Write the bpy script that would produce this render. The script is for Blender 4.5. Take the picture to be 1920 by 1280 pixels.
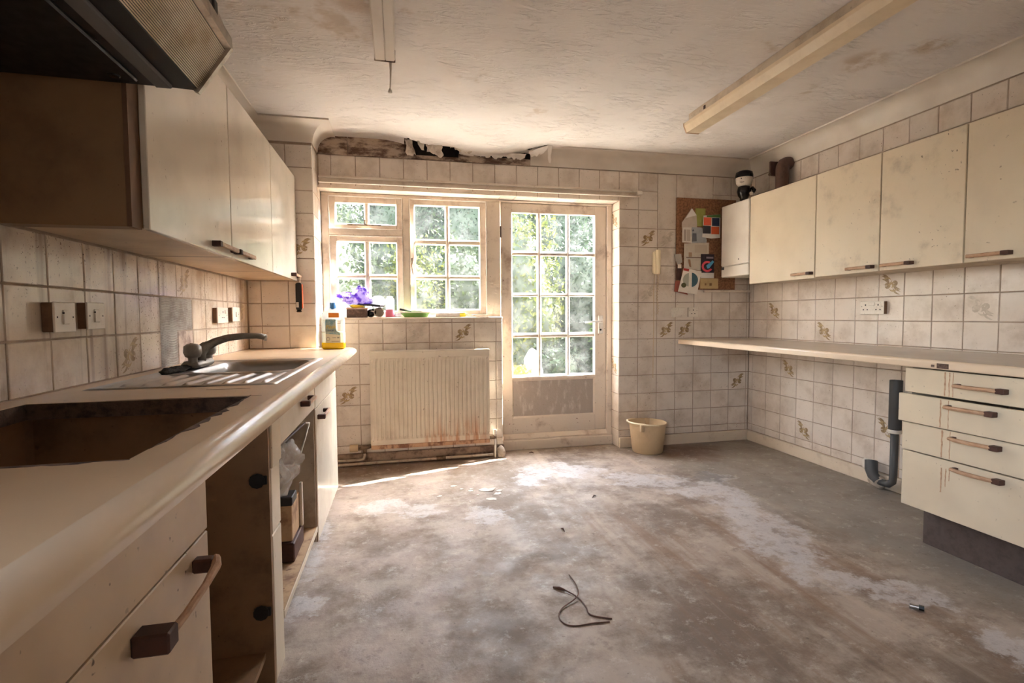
import bpy, bmesh, math, random
import numpy as np
from mathutils import Vector, Matrix, noise as mnoise

for o in list(bpy.data.objects):
    bpy.data.objects.remove(o, do_unlink=True)
scene = bpy.context.scene
C = scene.collection
R = math.radians
random.seed(7)

# ------------------------------------------------------------------ camera, sky, sun, exposure
cam_data = bpy.data.cameras.new('camera')
cam_data.sensor_fit = 'HORIZONTAL'
cam_data.sensor_width = 36.0
cam_data.lens = 958.78 / 1920 * 36.0
cam_data.clip_start = 0.02
cam = bpy.data.objects.new('camera', cam_data)
C.objects.link(cam)
_r = Vector((0.97652345, -0.21530912, -0.00662846))
_u = Vector((0.01733349, 0.04786926, 0.9987032))
_f = Vector((0.2147126, 0.97537199, -0.05047752))
_m = Matrix((_r, _u, -_f)).transposed().to_4x4()
_m.translation = (0, 0, 1.1058)
cam.matrix_world = _m
scene.camera = cam

SUN_DIR = Vector((-0.94, -0.34, -0.80)).normalized()      # the way the sunlight travels
world = bpy.data.worlds.new('sky')
scene.world = world
world.use_nodes = True
wn = world.node_tree
wn.nodes.clear()
w_out = wn.nodes.new('ShaderNodeOutputWorld')
w_bg = wn.nodes.new('ShaderNodeBackground')
w_sky = wn.nodes.new('ShaderNodeTexSky')
w_sky.sky_type = 'NISHITA'
w_sky.sun_disc = False
w_sky.sun_elevation = math.asin(-SUN_DIR.z)
w_sky.sun_rotation = math.atan2(-SUN_DIR.x, -SUN_DIR.y)
w_sky.air_density = 1.0
w_sky.dust_density = 3.0
w_hsv = wn.nodes.new('ShaderNodeHueSaturation')
w_hsv.inputs['Saturation'].default_value = 0.35
w_tint = wn.nodes.new('ShaderNodeMix')
w_tint.data_type = 'RGBA'
w_tint.blend_type = 'MULTIPLY'
w_tint.inputs['Factor'].default_value = 1.0
w_tint.inputs['B'].default_value = (0.985, 0.965, 1.015, 1)
w_bg.inputs['Strength'].default_value = 2.4
wn.links.new(w_sky.outputs[0], w_hsv.inputs['Color'])
wn.links.new(w_hsv.outputs[0], w_tint.inputs['A'])
wn.links.new(w_tint.outputs['Result'], w_bg.inputs['Color'])
wn.links.new(w_bg.outputs[0], w_out.inputs['Surface'])

sun_data = bpy.data.lights.new('sun', 'SUN')
sun_data.energy = 27.0
sun_data.angle = R(0.6)
sun_data.color = (1.0, 0.965, 0.91)
sun = bpy.data.objects.new('sun', sun_data)
C.objects.link(sun)
sun.rotation_euler = (-SUN_DIR).to_track_quat('Z', 'Y').to_euler()
sun.location = (6, 7, 6)

def portal(name, loc, rot, sx, sy):
    l = bpy.data.lights.new(name, 'AREA')
    l.shape = 'RECTANGLE'
    l.size, l.size_y = sx, sy
    l.cycles.is_portal = True
    o = bpy.data.objects.new(name, l)
    C.objects.link(o)
    o.location = loc
    o.rotation_euler = rot
portal('window_portal', (0.61, 4.17, 1.1), (R(-90), 0, 0), 2.35, 2.1)
portal('side_portal', (-1.12, -.85, 1.5), (R(90), 0, R(-90)), 1.3, 1.3)

vs = scene.view_settings
vs.view_transform = 'Standard'
vs.look = 'None'
vs.gamma = 1.0
vs.use_curve_mapping = False
vs.exposure = 2.5
scene.cycles.max_bounces = 8
scene.cycles.diffuse_bounces = 5
scene.cycles.glossy_bounces = 4
scene.cycles.transparent_max_bounces = 12
scene.cycles.sample_clamp_indirect = 8.0
scene.cycles.use_adaptive_sampling = True
scene.cycles.adaptive_threshold = .03
scene.cycles.caustics_reflective = False
scene.cycles.caustics_refractive = False

# ------------------------------------------------------------------ dimensions of the room (metres)
XL, XR, YB, YP, PX, ZC = -0.985, 2.996, 3.933, 3.714, -0.555, 2.40
YW = 4.09          # face of the window and door joinery
RX = 1.7687        # right reveal
LZ = 2.035         # lintel soffit
SZ = 1.098         # sill
Z0, TH = 0.1446, 0.152
ZA = 1.1976

# ------------------------------------------------------------------ helpers
def srgb(r, g, b):
    return tuple(((c/255/12.92) if c/255 <= .04045 else ((c/255+.055)/1.055)**2.4) for c in (r, g, b)) + (1,)

class MB:
    def __init__(s):
        s.v, s.f = [], []
    def add(s, vs_, fs):
        n = len(s.v)
        s.v += [tuple(p) for p in vs_]
        s.f += [tuple(i+n for i in f) for f in fs]
        return s
    def box(s, x0, x1, y0, y1, z0, z1):
        return s.add([(x0,y0,z0),(x1,y0,z0),(x1,y1,z0),(x0,y1,z0),(x0,y0,z1),(x1,y0,z1),(x1,y1,z1),(x0,y1,z1)],
                     [(0,3,2,1),(4,5,6,7),(0,1,5,4),(1,2,6,5),(2,3,7,6),(3,0,4,7)])
    def cbox(s, x0, x1, y0, y1, z0, z1, c=0.003):
        c = min(c, (x1-x0)*.45, (y1-y0)*.45, (z1-z0)*.45)
        lo, hi = (x0,y0,z0), (x1,y1,z1)
        vs_, idx = [], {}
        for cx in (0,1):
            for cy in (0,1):
                for cz in (0,1):
                    cor = (cx,cy,cz)
                    for a in range(3):
                        p = []
                        for k in range(3):
                            base = hi[k] if cor[k] else lo[k]
                            p.append(base if k == a else base + (-c if cor[k] else c))
                        idx[(cor,a)] = len(vs_)
                        vs_.append(p)
        fs = []
        def orient(f):
            pts = [Vector(vs_[i]) for i in f]
            n = (pts[1]-pts[0]).cross(pts[2]-pts[0])
            ctr = Vector(((x0+x1)/2,(y0+y1)/2,(z0+z1)/2))
            m = sum(pts, Vector())/len(pts)
            return f if n.dot(m-ctr) > 0 else tuple(reversed(f))
        for a in range(3):
            b, d = [k for k in range(3) if k != a]
            for side in (0,1):
                q = []
                for (i,j) in ((0,0),(1,0),(1,1),(0,1)):
                    cor = [0,0,0]; cor[a]=side; cor[b]=i; cor[d]=j
                    q.append(idx[(tuple(cor),a)])
                fs.append(orient(tuple(q)))
        for a in range(3):
            b, d = [k for k in range(3) if k != a]
            for i in (0,1):
                for j in (0,1):
                    c0=[0,0,0]; c1=[0,0,0]; c0[b]=c1[b]=i; c0[d]=c1[d]=j; c1[a]=1
                    fs.append(orient((idx[(tuple(c0),b)],idx[(tuple(c1),b)],idx[(tuple(c1),d)],idx[(tuple(c0),d)])))
        for cx in (0,1):
            for cy in (0,1):
                for cz in (0,1):
                    fs.append(orient(tuple(idx[((cx,cy,cz),a)] for a in range(3))))
        return s.add(vs_, fs)
    def prism(s, poly, axis, a0, a1):
        """poly: 2-D points; axis x: (y,z), y: (x,z), z: (x,y)"""
        def P(p, a):
            return {'x':(a,p[0],p[1]),'y':(p[0],a,p[1]),'z':(p[0],p[1],a)}[axis]
        n = len(poly)
        area = sum(poly[i][0]*poly[(i+1)%n][1]-poly[(i+1)%n][0]*poly[i][1] for i in range(n))
        if (area < 0) != (axis == 'y'):
            poly = poly[::-1]
        vs_ = [P(p,a0) for p in poly]+[P(p,a1) for p in poly]
        fs = [tuple(range(n))[::-1], tuple(range(n,2*n))]+[(i,(i+1)%n,n+(i+1)%n,n+i) for i in range(n)]
        return s.add(vs_, fs)
    def tube(s, pts, r, n=10, caps=True):
        pts = [Vector(p) for p in pts]
        rs = r if isinstance(r,(list,tuple)) else [r]*len(pts)
        t = (pts[1]-pts[0]).normalized()
        up = Vector((0,0,1)) if abs(t.z) < .9 else Vector((1,0,0))
        nrm = t.cross(up).normalized()
        rings = []
        for i,p in enumerate(pts):
            if i == 0: tn = pts[1]-pts[0]
            elif i == len(pts)-1: tn = pts[-1]-pts[-2]
            else: tn = (pts[i+1]-p).normalized()+(p-pts[i-1]).normalized()
            tn.normalize()
            nrm = (nrm-tn*nrm.dot(tn)).normalized()
            b = tn.cross(nrm)
            rings.append([p+(nrm*math.cos(2*math.pi*k/n)+b*math.sin(2*math.pi*k/n))*rs[i] for k in range(n)])
        vs_ = [q for rg in rings for q in rg]
        fs = [(i*n+k,i*n+(k+1)%n,(i+1)*n+(k+1)%n,(i+1)*n+k) for i in range(len(pts)-1) for k in range(n)]
        if caps:
            fs += [tuple(range(n))[::-1], tuple(range((len(pts)-1)*n,len(pts)*n))]
        return s.add(vs_, fs)
    def lathe(s, prof, n=24, c=(0,0,0), axis='z', capb=False, capt=False, sx=1, sy=1):
        vs_ = []
        for (r,h) in prof:
            for k in range(n):
                a = 2*math.pi*k/n
                x,y = r*math.cos(a)*sx, r*math.sin(a)*sy
                q = {'z':(x,y,h),'x':(h,x,y),'y':(y,h,x)}[axis]
                vs_.append((q[0]+c[0],q[1]+c[1],q[2]+c[2]))
        m = len(prof)
        fs = [(i*n+k,i*n+(k+1)%n,(i+1)*n+(k+1)%n,(i+1)*n+k) for i in range(m-1) for k in range(n)]
        if capb: fs.append(tuple(range(n))[::-1])
        if capt: fs.append(tuple(range((m-1)*n,m*n)))
        return s.add(vs_, fs)
    def grid(s, fn, nu, nv):
        vs_ = [fn(i/nu, j/nv) for j in range(nv+1) for i in range(nu+1)]
        fs = [(j*(nu+1)+i,j*(nu+1)+i+1,(j+1)*(nu+1)+i+1,(j+1)*(nu+1)+i) for j in range(nv) for i in range(nu)]
        return s.add(vs_, fs)
    def ball(s, c, r, n=14, m=9):
        sx,sy,sz = r if isinstance(r,(list,tuple)) else (r,r,r)
        vs_ = [(c[0],c[1],c[2]-sz)]
        for j in range(1,m):
            t = math.pi*j/m
            for k in range(n):
                a = 2*math.pi*k/n
                vs_.append((c[0]+sx*math.sin(t)*math.cos(a),c[1]+sy*math.sin(t)*math.sin(a),c[2]-sz*math.cos(t)))
        vs_.append((c[0],c[1],c[2]+sz))
        fs = [(0,1+(k+1)%n,1+k) for k in range(n)]
        fs += [(1+(j*n)+k,1+j*n+(k+1)%n,1+(j+1)*n+(k+1)%n,1+(j+1)*n+k) for j in range(m-2) for k in range(n)]
        L = len(vs_)-1
        b = 1+(m-2)*n
        fs += [(b+k,b+(k+1)%n,L) for k in range(n)]
        return s.add(vs_, fs)
    def xf(s, M):
        s.v = [tuple(M @ Vector(p)) for p in s.v]
        return s
    def rough(s, amp, freq, seed=0.0):
        """displace the points with smooth noise"""
        out = []
        for p in s.v:
            q = Vector(p)*freq+Vector((seed,seed*1.7,-seed))
            d = mnoise.noise_vector(q)
            out.append((p[0]+d.x*amp,p[1]+d.y*amp,p[2]+d.z*amp))
        s.v = out
        return s

def wloc(o):
    l = Vector((0,0,0))
    while o is not None:
        l = l+o.location
        o = o.parent
    return l

def obj(name, mb, mat, parent=None, smooth=False, label=None, kind=None, loc=None, angle=None):
    """link one mesh object; points are given in room coordinates"""
    base = wloc(parent)
    own = Vector(loc)-base if loc is not None else Vector((0,0,0))
    off = base+own
    me = bpy.data.meshes.new(name)
    me.from_pydata([(p[0]-off.x,p[1]-off.y,p[2]-off.z) for p in mb.v], [], mb.f)
    me.materials.append(mat)
    if smooth:
        if angle:
            me.shade_smooth()
            try:
                me.set_sharp_from_angle(angle=R(angle))
            except Exception:
                pass
        else:
            me.shade_smooth()
    o = bpy.data.objects.new(name, me)
    C.objects.link(o)
    o.location = own
    if parent is not None:
        o.parent = parent
    if label: o['label'] = label
    if kind: o['kind'] = kind
    return o

def thing(name, label, cat, loc=(0,0,0), group=None, kind=None):
    o = bpy.data.objects.new(name, None)
    o.empty_display_size = .05
    C.objects.link(o)
    o.location = loc
    return tag(o, label, cat, group, kind)

def tag(o, label, cat, group=None, kind=None):
    o['label'] = label
    o['category'] = cat
    if group: o['group'] = group
    if kind: o['kind'] = kind
    return o

def copy_thing(root, delta, label):
    r = root.copy(); C.objects.link(r)
    r.location = root.location+Vector(delta)
    r['label'] = label
    for ch in list(root.children):
        c = ch.copy(); C.objects.link(c); c.parent = r
        for g in ch.children:
            d = g.copy(); C.objects.link(d); d.parent = c
    return r

# ------------------------------------------------------------------ materials
def new_mat(name):
    m = bpy.data.materials.new(name)
    m.use_nodes = True
    nt = m.node_tree
    nt.nodes.clear()
    out = nt.nodes.new('ShaderNodeOutputMaterial')
    return m, nt, out

class NT:
    """small shorthand over a node tree"""
    def __init__(s, nt): s.nt = nt
    def n(s, t, **k):
        x = s.nt.nodes.new('ShaderNode'+t)
        for a, v in k.items(): setattr(x, a, v)
        return x
    def l(s, a, b): s.nt.links.new(a, b)
    def pos(s): return s.n('NewGeometry').outputs['Position']
    def noise(s, vec, scale, detail=5, rough=.6, dist=0.0):
        x = s.n('TexNoise')
        x.inputs['Scale'].default_value = scale
        x.inputs['Detail'].default_value = detail
        x.inputs['Roughness'].default_value = rough
        x.inputs['Distortion'].default_value = dist
        s.l(vec, x.inputs['Vector'])
        return x.outputs['Fac']
    def ramp(s, fac, a, b, lo=0.0, hi=1.0):
        x = s.n('MapRange', interpolation_type='SMOOTHSTEP')
        x.inputs['From Min'].default_value = a
        x.inputs['From Max'].default_value = b
        x.inputs['To Min'].default_value = lo
        x.inputs['To Max'].default_value = hi
        s.l(fac, x.inputs['Value'])
        return x.outputs['Result']
    def mix(s, fac, a, b, mode='MIX'):
        x = s.n('Mix', data_type='RGBA', blend_type=mode)
        for k, v in (('Factor', fac), ('A', a), ('B', b)):
            i = [q for q in x.inputs if q.name == k and (q.type == ('VALUE' if k == 'Factor' else 'RGBA'))][0]
            if hasattr(v, 'links'): s.l(v, i)
            elif k == 'Factor': i.default_value = v
            else: i.default_value = v
        return [q for q in x.outputs if q.type == 'RGBA'][0]
    def math(s, op, a, b=None):
        x = s.n('Math', operation=op)
        for i, v in enumerate((a, b)):
            if v is None: continue
            if hasattr(v, 'links'): s.l(v, x.inputs[i])
            else: x.inputs[i].default_value = v
        return x.outputs[0]
    def scale(s, vec, sc, off=(0,0,0), rot=(0,0,0)):
        x = s.n('Mapping')
        x.inputs['Scale'].default_value = sc
        x.inputs['Location'].default_value = off
        x.inputs['Rotation'].default_value = rot
        s.l(vec, x.inputs['Vector'])
        return x.outputs[0]

def rough_span(r, a, b):
    """roughness range kept on one side of .275"""
    return (max(.30, r-a), min(1, max(.31, r+b))) if r >= .275 else (max(.03, r-a), min(.25, r+b))

def grimy(name, base, dirt=None, amt=.5, scale=5, lo=.45, hi=.72, rough=.5, speck=0, speck_col=(60,40,25), speck_scale=55,
          bump=0, bump_scale=40, metal=0, vary=0, stretch=(1,1,1), streak=0, streak_col=(110,70,40), streak_scale=(30,30,1.2), coat=0, det=7, sat=.80, sth=.70):
    def ds(c):
        l = .30*c[0]+.59*c[1]+.11*c[2]
        return tuple(l+(v-l)*sat for v in c)
    base = ds(base)
    dirt = ds(dirt) if dirt is not None else None
    m, nt, out = new_mat(name)
    N = NT(nt)
    bs = N.n('BsdfPrincipled')
    p = N.pos()
    col = srgb(*base)
    if dirt is not None:
        pv = N.scale(p, stretch) if stretch != (1,1,1) else p
        d = N.ramp(N.noise(pv, scale, det, .65 if det > 4 else .5), lo, hi, 0, amt)
        col = N.mix(d, col, srgb(*dirt))
    if streak:
        st = N.ramp(N.noise(N.scale(p, streak_scale), 1.0, 3, .5), .5, .75, 0, streak)
        col = N.mix(st, col, srgb(*streak_col))
    if speck:
        sp = N.ramp(N.noise(p, speck_scale*1.7, 2, .5), sth, sth+.05, 0, 1)
        sp2 = N.ramp(N.noise(p, 3.3, 3, .6), .36, .62, 0, speck)
        col = N.mix(N.math('MULTIPLY', sp, sp2), col, srgb(*speck_col))
    if vary:
        oi = N.n('ObjectInfo')
        hs = N.n('HueSaturation')
        v = N.ramp(oi.outputs['Random'], 0, 1, 1-vary, 1+vary*.6)
        N.l(v, hs.inputs['Value'])
        if hasattr(col, 'links'): N.l(col, hs.inputs['Color'])
        else: hs.inputs['Color'].default_value = col
        col = hs.outputs[0]
    if hasattr(col, 'links'): N.l(col, bs.inputs['Base Color'])
    else: bs.inputs['Base Color'].default_value = col
    rn = N.ramp(N.noise(p, 12, 4, .6), .3, .75, *rough_span(rough, .02, .03))
    N.l(rn, bs.inputs['Roughness'])
    bs.inputs['Metallic'].default_value = metal
    if coat: bs.inputs['Coat Weight'].default_value = coat
    if bump:
        bp = N.n('Bump')
        bp.inputs['Strength'].default_value = bump
        bp.inputs['Distance'].default_value = .01
        N.l(N.noise(p, bump_scale, 4, .6), bp.inputs['Height'])
        N.l(bp.outputs[0], bs.inputs['Normal'])
    N.l(bs.outputs[0], out.inputs['Surface'])
    return m

def plain(name, rgb, rough=.5, metal=0, trans=0):
    m, nt, out = new_mat(name)
    N = NT(nt)
    bs = N.n('BsdfPrincipled')
    bs.inputs['Base Color'].default_value = srgb(*rgb)
    bs.inputs['Roughness'].default_value = rough
    bs.inputs['Metallic'].default_value = metal
    bs.inputs['Transmission Weight'].default_value = trans
    p = N.pos()
    N.l(N.ramp(N.noise(p, 30, 3, .6), .3, .7, *rough_span(rough, .04, .06)), bs.inputs['Roughness'])
    N.l(bs.outputs[0], out.inputs['Surface'])
    return m

M = {}
M['tile'] = grimy('glazed_tile', (228,211,194), (184,156,130), .7, 5, .42, .78, rough=.22, speck=.75, speck_col=(110,78,52), speck_scale=62, vary=.05, sth=.68)
M['tile_left'] = grimy('soiled_glazed_tile', (224,207,188), (168,138,108), .6, 5, .40, .72, rough=.22, speck=.95, speck_col=(80,52,32), speck_scale=75, vary=.05, streak=.6, streak_col=(96,58,32), streak_scale=(22,22,1.6), sth=.645, sat=1)
M['tile_stained'] = grimy('stained_tile', (205,178,158), (120,78,58), .85, 14, .40, .66, rough=.4, speck=1, speck_col=(60,35,25), speck_scale=70)
M['motif_brown'] = grimy('motif_brown', (146,112,68), (184,152,110), .5, 40, .4, .65, rough=.3)
M['motif_olive'] = grimy('motif_ochre', (172,136,80), (200,172,128), .5, 40, .4, .65, rough=.3)
M['motif_faint'] = grimy('motif_faded', (188,168,146), (214,196,174), .6, 40, .4, .65, rough=.3)
M['grout'] = grimy('grout', (180,154,130), (136,106,82), .6, 9, .35, .7, rough=.9, bump=.2, bump_scale=120)
M['adhesive'] = grimy('old_tile_adhesive', (176,164,150), (128,108,92), .7, 12, .4, .7, rough=.95)
M['plaster_stained'] = grimy('damp_stained_plaster', (190,164,140), (92,56,38), .95, 8, .40, .60, rough=.9, bump=.3, bump_scale=30, stretch=(1,1,2.5), speck=.8, speck_col=(70,45,32), speck_scale=45)
M['cove'] = grimy('cove_paint', (222,208,192), (178,150,122), 0.4, 4, 0.35, 0.85, rough=.6, det=3)
M['paper'] = grimy('lining_paper', (228,216,204), (196,164,140), .6, 9, .5, .75, rough=.85, bump=.2, bump_scale=40)
M['paper_dirty'] = grimy('torn_paper', (206,190,172), (120,84,60), .7, 14, .42, .68, rough=.9)
M['cab_smudge'] = grimy('smudged_laminate', (226,206,174), (150,128,104), .5, 7, .5, .8, rough=.36, speck=.8, speck_col=(96,74,58), speck_scale=28, det=5)
M['door_metal'] = grimy('white_painted_metal', (232,226,220), (176,160,146), .5, 30, rough=.35, metal=.2)
M['void'] = plain('roof_void', (30,22,18), .95)  # near-black: the shade of the cavity is put into the colour
M['joinery'] = grimy('old_cream_paint', (226,206,184), (160,118,86), .6, 7, .50, .76, rough=.5, speck=.6, speck_col=(120,80,55), speck_scale=38, bump=.12, bump_scale=60)
M['joinery_door'] = grimy('flaking_door_paint', (228,210,190), (150,106,78), .7, 6, .50, .74, rough=.55, speck=.9, speck_col=(128,88,62), speck_scale=26, bump=.2, bump_scale=50)
M['bare_panel'] = grimy('bare_weathered_panel', (180,164,150), (222,212,202), .75, 9, .50, .70, rough=.85, bump=.3, bump_scale=45, stretch=(2.2,1,.8), speck=.5, speck_col=(96,76,62), speck_scale=30)
M['putty'] = grimy('white_putty', (240,232,222), (176,146,120), .5, 16, .48, .7, rough=.7)
M['skirting'] = grimy('skirting_paint', (222,200,172), (170,130,96), .6, 6, .5, .75, rough=.5, speck=.6, speck_scale=40)
M['skirting_damp'] = grimy('damp_skirting', (178,146,120), (84,52,36), .85, 9, .44, .66, rough=.8, speck=.9, speck_col=(52,32,24), speck_scale=36, bump=.4, bump_scale=40)
M['cab'] = grimy('cream_laminate', (226,206,174), (186,162,132), 0.3, 5, 0.35, 0.85, rough=.34, speck=.55, speck_col=(120,92,70), speck_scale=32, det=3)
M['cab_white'] = grimy('smeared_laminate', (230,216,194), (176,156,134), 0.35, 5, 0.35, 0.85, rough=.19, speck=.55, speck_col=(110,86,66), speck_scale=34, det=3)
M['cab_soil'] = grimy('soiled_laminate', (218,192,160), (140,104,74), 0.5, 5, 0.3, 0.85, rough=.4, sat=1, speck=.9, speck_col=(84,56,36), speck_scale=30, det=3)
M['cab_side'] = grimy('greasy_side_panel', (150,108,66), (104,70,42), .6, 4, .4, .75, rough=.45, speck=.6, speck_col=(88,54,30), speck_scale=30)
M['cab_in'] = grimy('cabinet_lining', (206,184,156), (140,108,80), .6, 6, .45, .75, rough=.6, speck=.7, speck_scale=30)
M['cab_in_dark'] = grimy('grimy_brown_lining', (146,112,80), (80,58,42), .7, 5, .4, .72, rough=.6, sat=1, speck=.6, speck_scale=36)  # darker lining with grime; shading inside the near unit is in its colour
M['cab_floor'] = grimy('stained_cabinet_base', (208,164,116), (120,66,44), .75, 11, .46, .68, rough=.65, speck=.8, speck_col=(90,40,30), speck_scale=25)
M['chipboard'] = grimy('raw_chipboard', (96,70,54), (50,34,26), .8, 30, .4, .65, rough=.95, bump=.5, bump_scale=90)
M['cut_stain'] = grimy('worn_cut_edge', (128,98,82), (66,44,36), .85, 28, .38, .62, rough=.9)
M['hardboard'] = grimy('greasy_hardboard', (168,120,78), (84,50,30), .7, 4, .4, .72, rough=.6, speck=.6, speck_col=(48,28,18), speck_scale=18)
M['worktop'] = grimy('worktop_laminate', (212,182,148), (172,136,102), 0.4, 2.6, 0.3, 0.85, rough=.36, sat=1, speck=.45, speck_col=(120,84,58), speck_scale=26, det=3)
M['worktop_r'] = grimy('right_worktop_laminate', (208,188,164), (176,150,124), 0.4, 4, 0.3, 0.8, rough=.34, stretch=(3,.7,1), det=3)
M['worktop_nose'] = plain('worktop_edge', (226,204,178), .17)
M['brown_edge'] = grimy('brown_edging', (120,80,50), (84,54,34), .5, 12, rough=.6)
M['plinth'] = grimy('brown_plinth', (92,74,66), (66,50,44), .6, 30, .4, .7, rough=.7)
M['wood'] = grimy('handle_wood', (204,156,116), (160,104,66), .7, 24, .4, .7, rough=.55, stretch=(3,1,3))
M['wood_dark'] = grimy('handle_end_dark', (88,48,34), (56,30,22), .6, 30, .4, .7, rough=.6)
M['steel'] = grimy('stainless_steel', (182,176,170), (128,112,98), 0.45, 8, 0.3, 0.85, rough=.30, metal=.85, det=3)
M['steel_bowl'] = grimy('dull_steel', (128,118,106), (84,70,58), 0.5, 9, 0.3, 0.8, rough=.42, metal=.6, det=3)
M['tap'] = grimy('limescaled_chrome', (150,140,126), (172,162,150), .6, 26, .5, .7, rough=.42, metal=.55, bump=.3, bump_scale=90)
M['tap_knob'] = grimy('clouded_tap_head', (158,148,136), (190,184,176), .5, 30, .5, .7, rough=.3, metal=.1)
M['grime'] = grimy('caked_grime', (44,32,24), (92,76,60), .6, 60, .5, .7, rough=.9, bump=.6, bump_scale=80)
M['black'] = plain('black_plastic', (24,20,19), .5)
M['black_gloss'] = plain('black_gloss', (20,17,17), .25)
M['white_plastic'] = grimy('aged_white_plastic', (230,216,198), (180,150,122), .4, 14, .5, .75, rough=.35, speck=.8, speck_scale=90, sth=.67)
M['cream_plastic'] = grimy('cream_plastic', (208,182,146), (176,144,106), .4, 8, .5, .75, rough=.45, sat=1)
M['phone'] = plain('phone_cream', (240,222,186), .35)
M['socket_side'] = grimy('socket_box_side', (132,92,60), (92,58,36), .5, 20, rough=.6)
M['hole'] = plain('dark_hole', (46,32,26), .8)
M['rad'] = grimy('radiator_enamel', (222,206,184), (176,152,128), .4, 5, .45, .75, rough=.36, speck=.5, speck_col=(120,86,60), speck_scale=44)
M['rust'] = grimy('rusty_enamel', (214,158,116), (120,62,34), .85, 18, .44, .64, rough=.7, stretch=(1,1,.6))
M['pipe_paint'] = grimy('painted_pipe', (206,184,160), (130,86,56), .7, 18, .45, .7, rough=.55)
M['brass'] = grimy('tarnished_valve', (150,120,92), (72,48,34), .7, 40, .4, .65, rough=.5, metal=.6)
M['grey_pvc'] = plain('grey_pvc', (80,78,77), .5)
M['mortar'] = grimy('mortar', (196,178,158), (140,112,90), .7, 30, rough=.95, bump=.5, bump_scale=80)
M['cork'] = grimy('cork', (168,108,66), (118,70,40), .8, 60, .42, .62, rough=.9, bump=.3, bump_scale=160)
M['boiler'] = grimy('boiler_enamel', (236,226,212), (190,166,146), 0.3, 6, 0.35, 0.85, rough=.3, det=3)
M['brown_pipe'] = grimy('brown_flue', (104,66,50), (64,38,30), .6, 16, rough=.5)
M['hood_dark'] = grimy('sooty_hood_metal', (38,34,32), (70,48,34), .6, 6, .45, .75, rough=.6)
M['hood_metal'] = grimy('hood_trim_metal', (176,160,140), (96,76,58), .6, 18, .45, .7, rough=.3, metal=.6)
M['hood_grey'] = plain('grey_felt_strip', (112,108,106), .9)
M['flake'] = grimy('plaster_flake', (222,212,202), (176,158,142), .5, 30, rough=.95)
M['wire'] = grimy('brown_flex', (118,76,58), (84,52,42), .6, 40, rough=.6)
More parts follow.
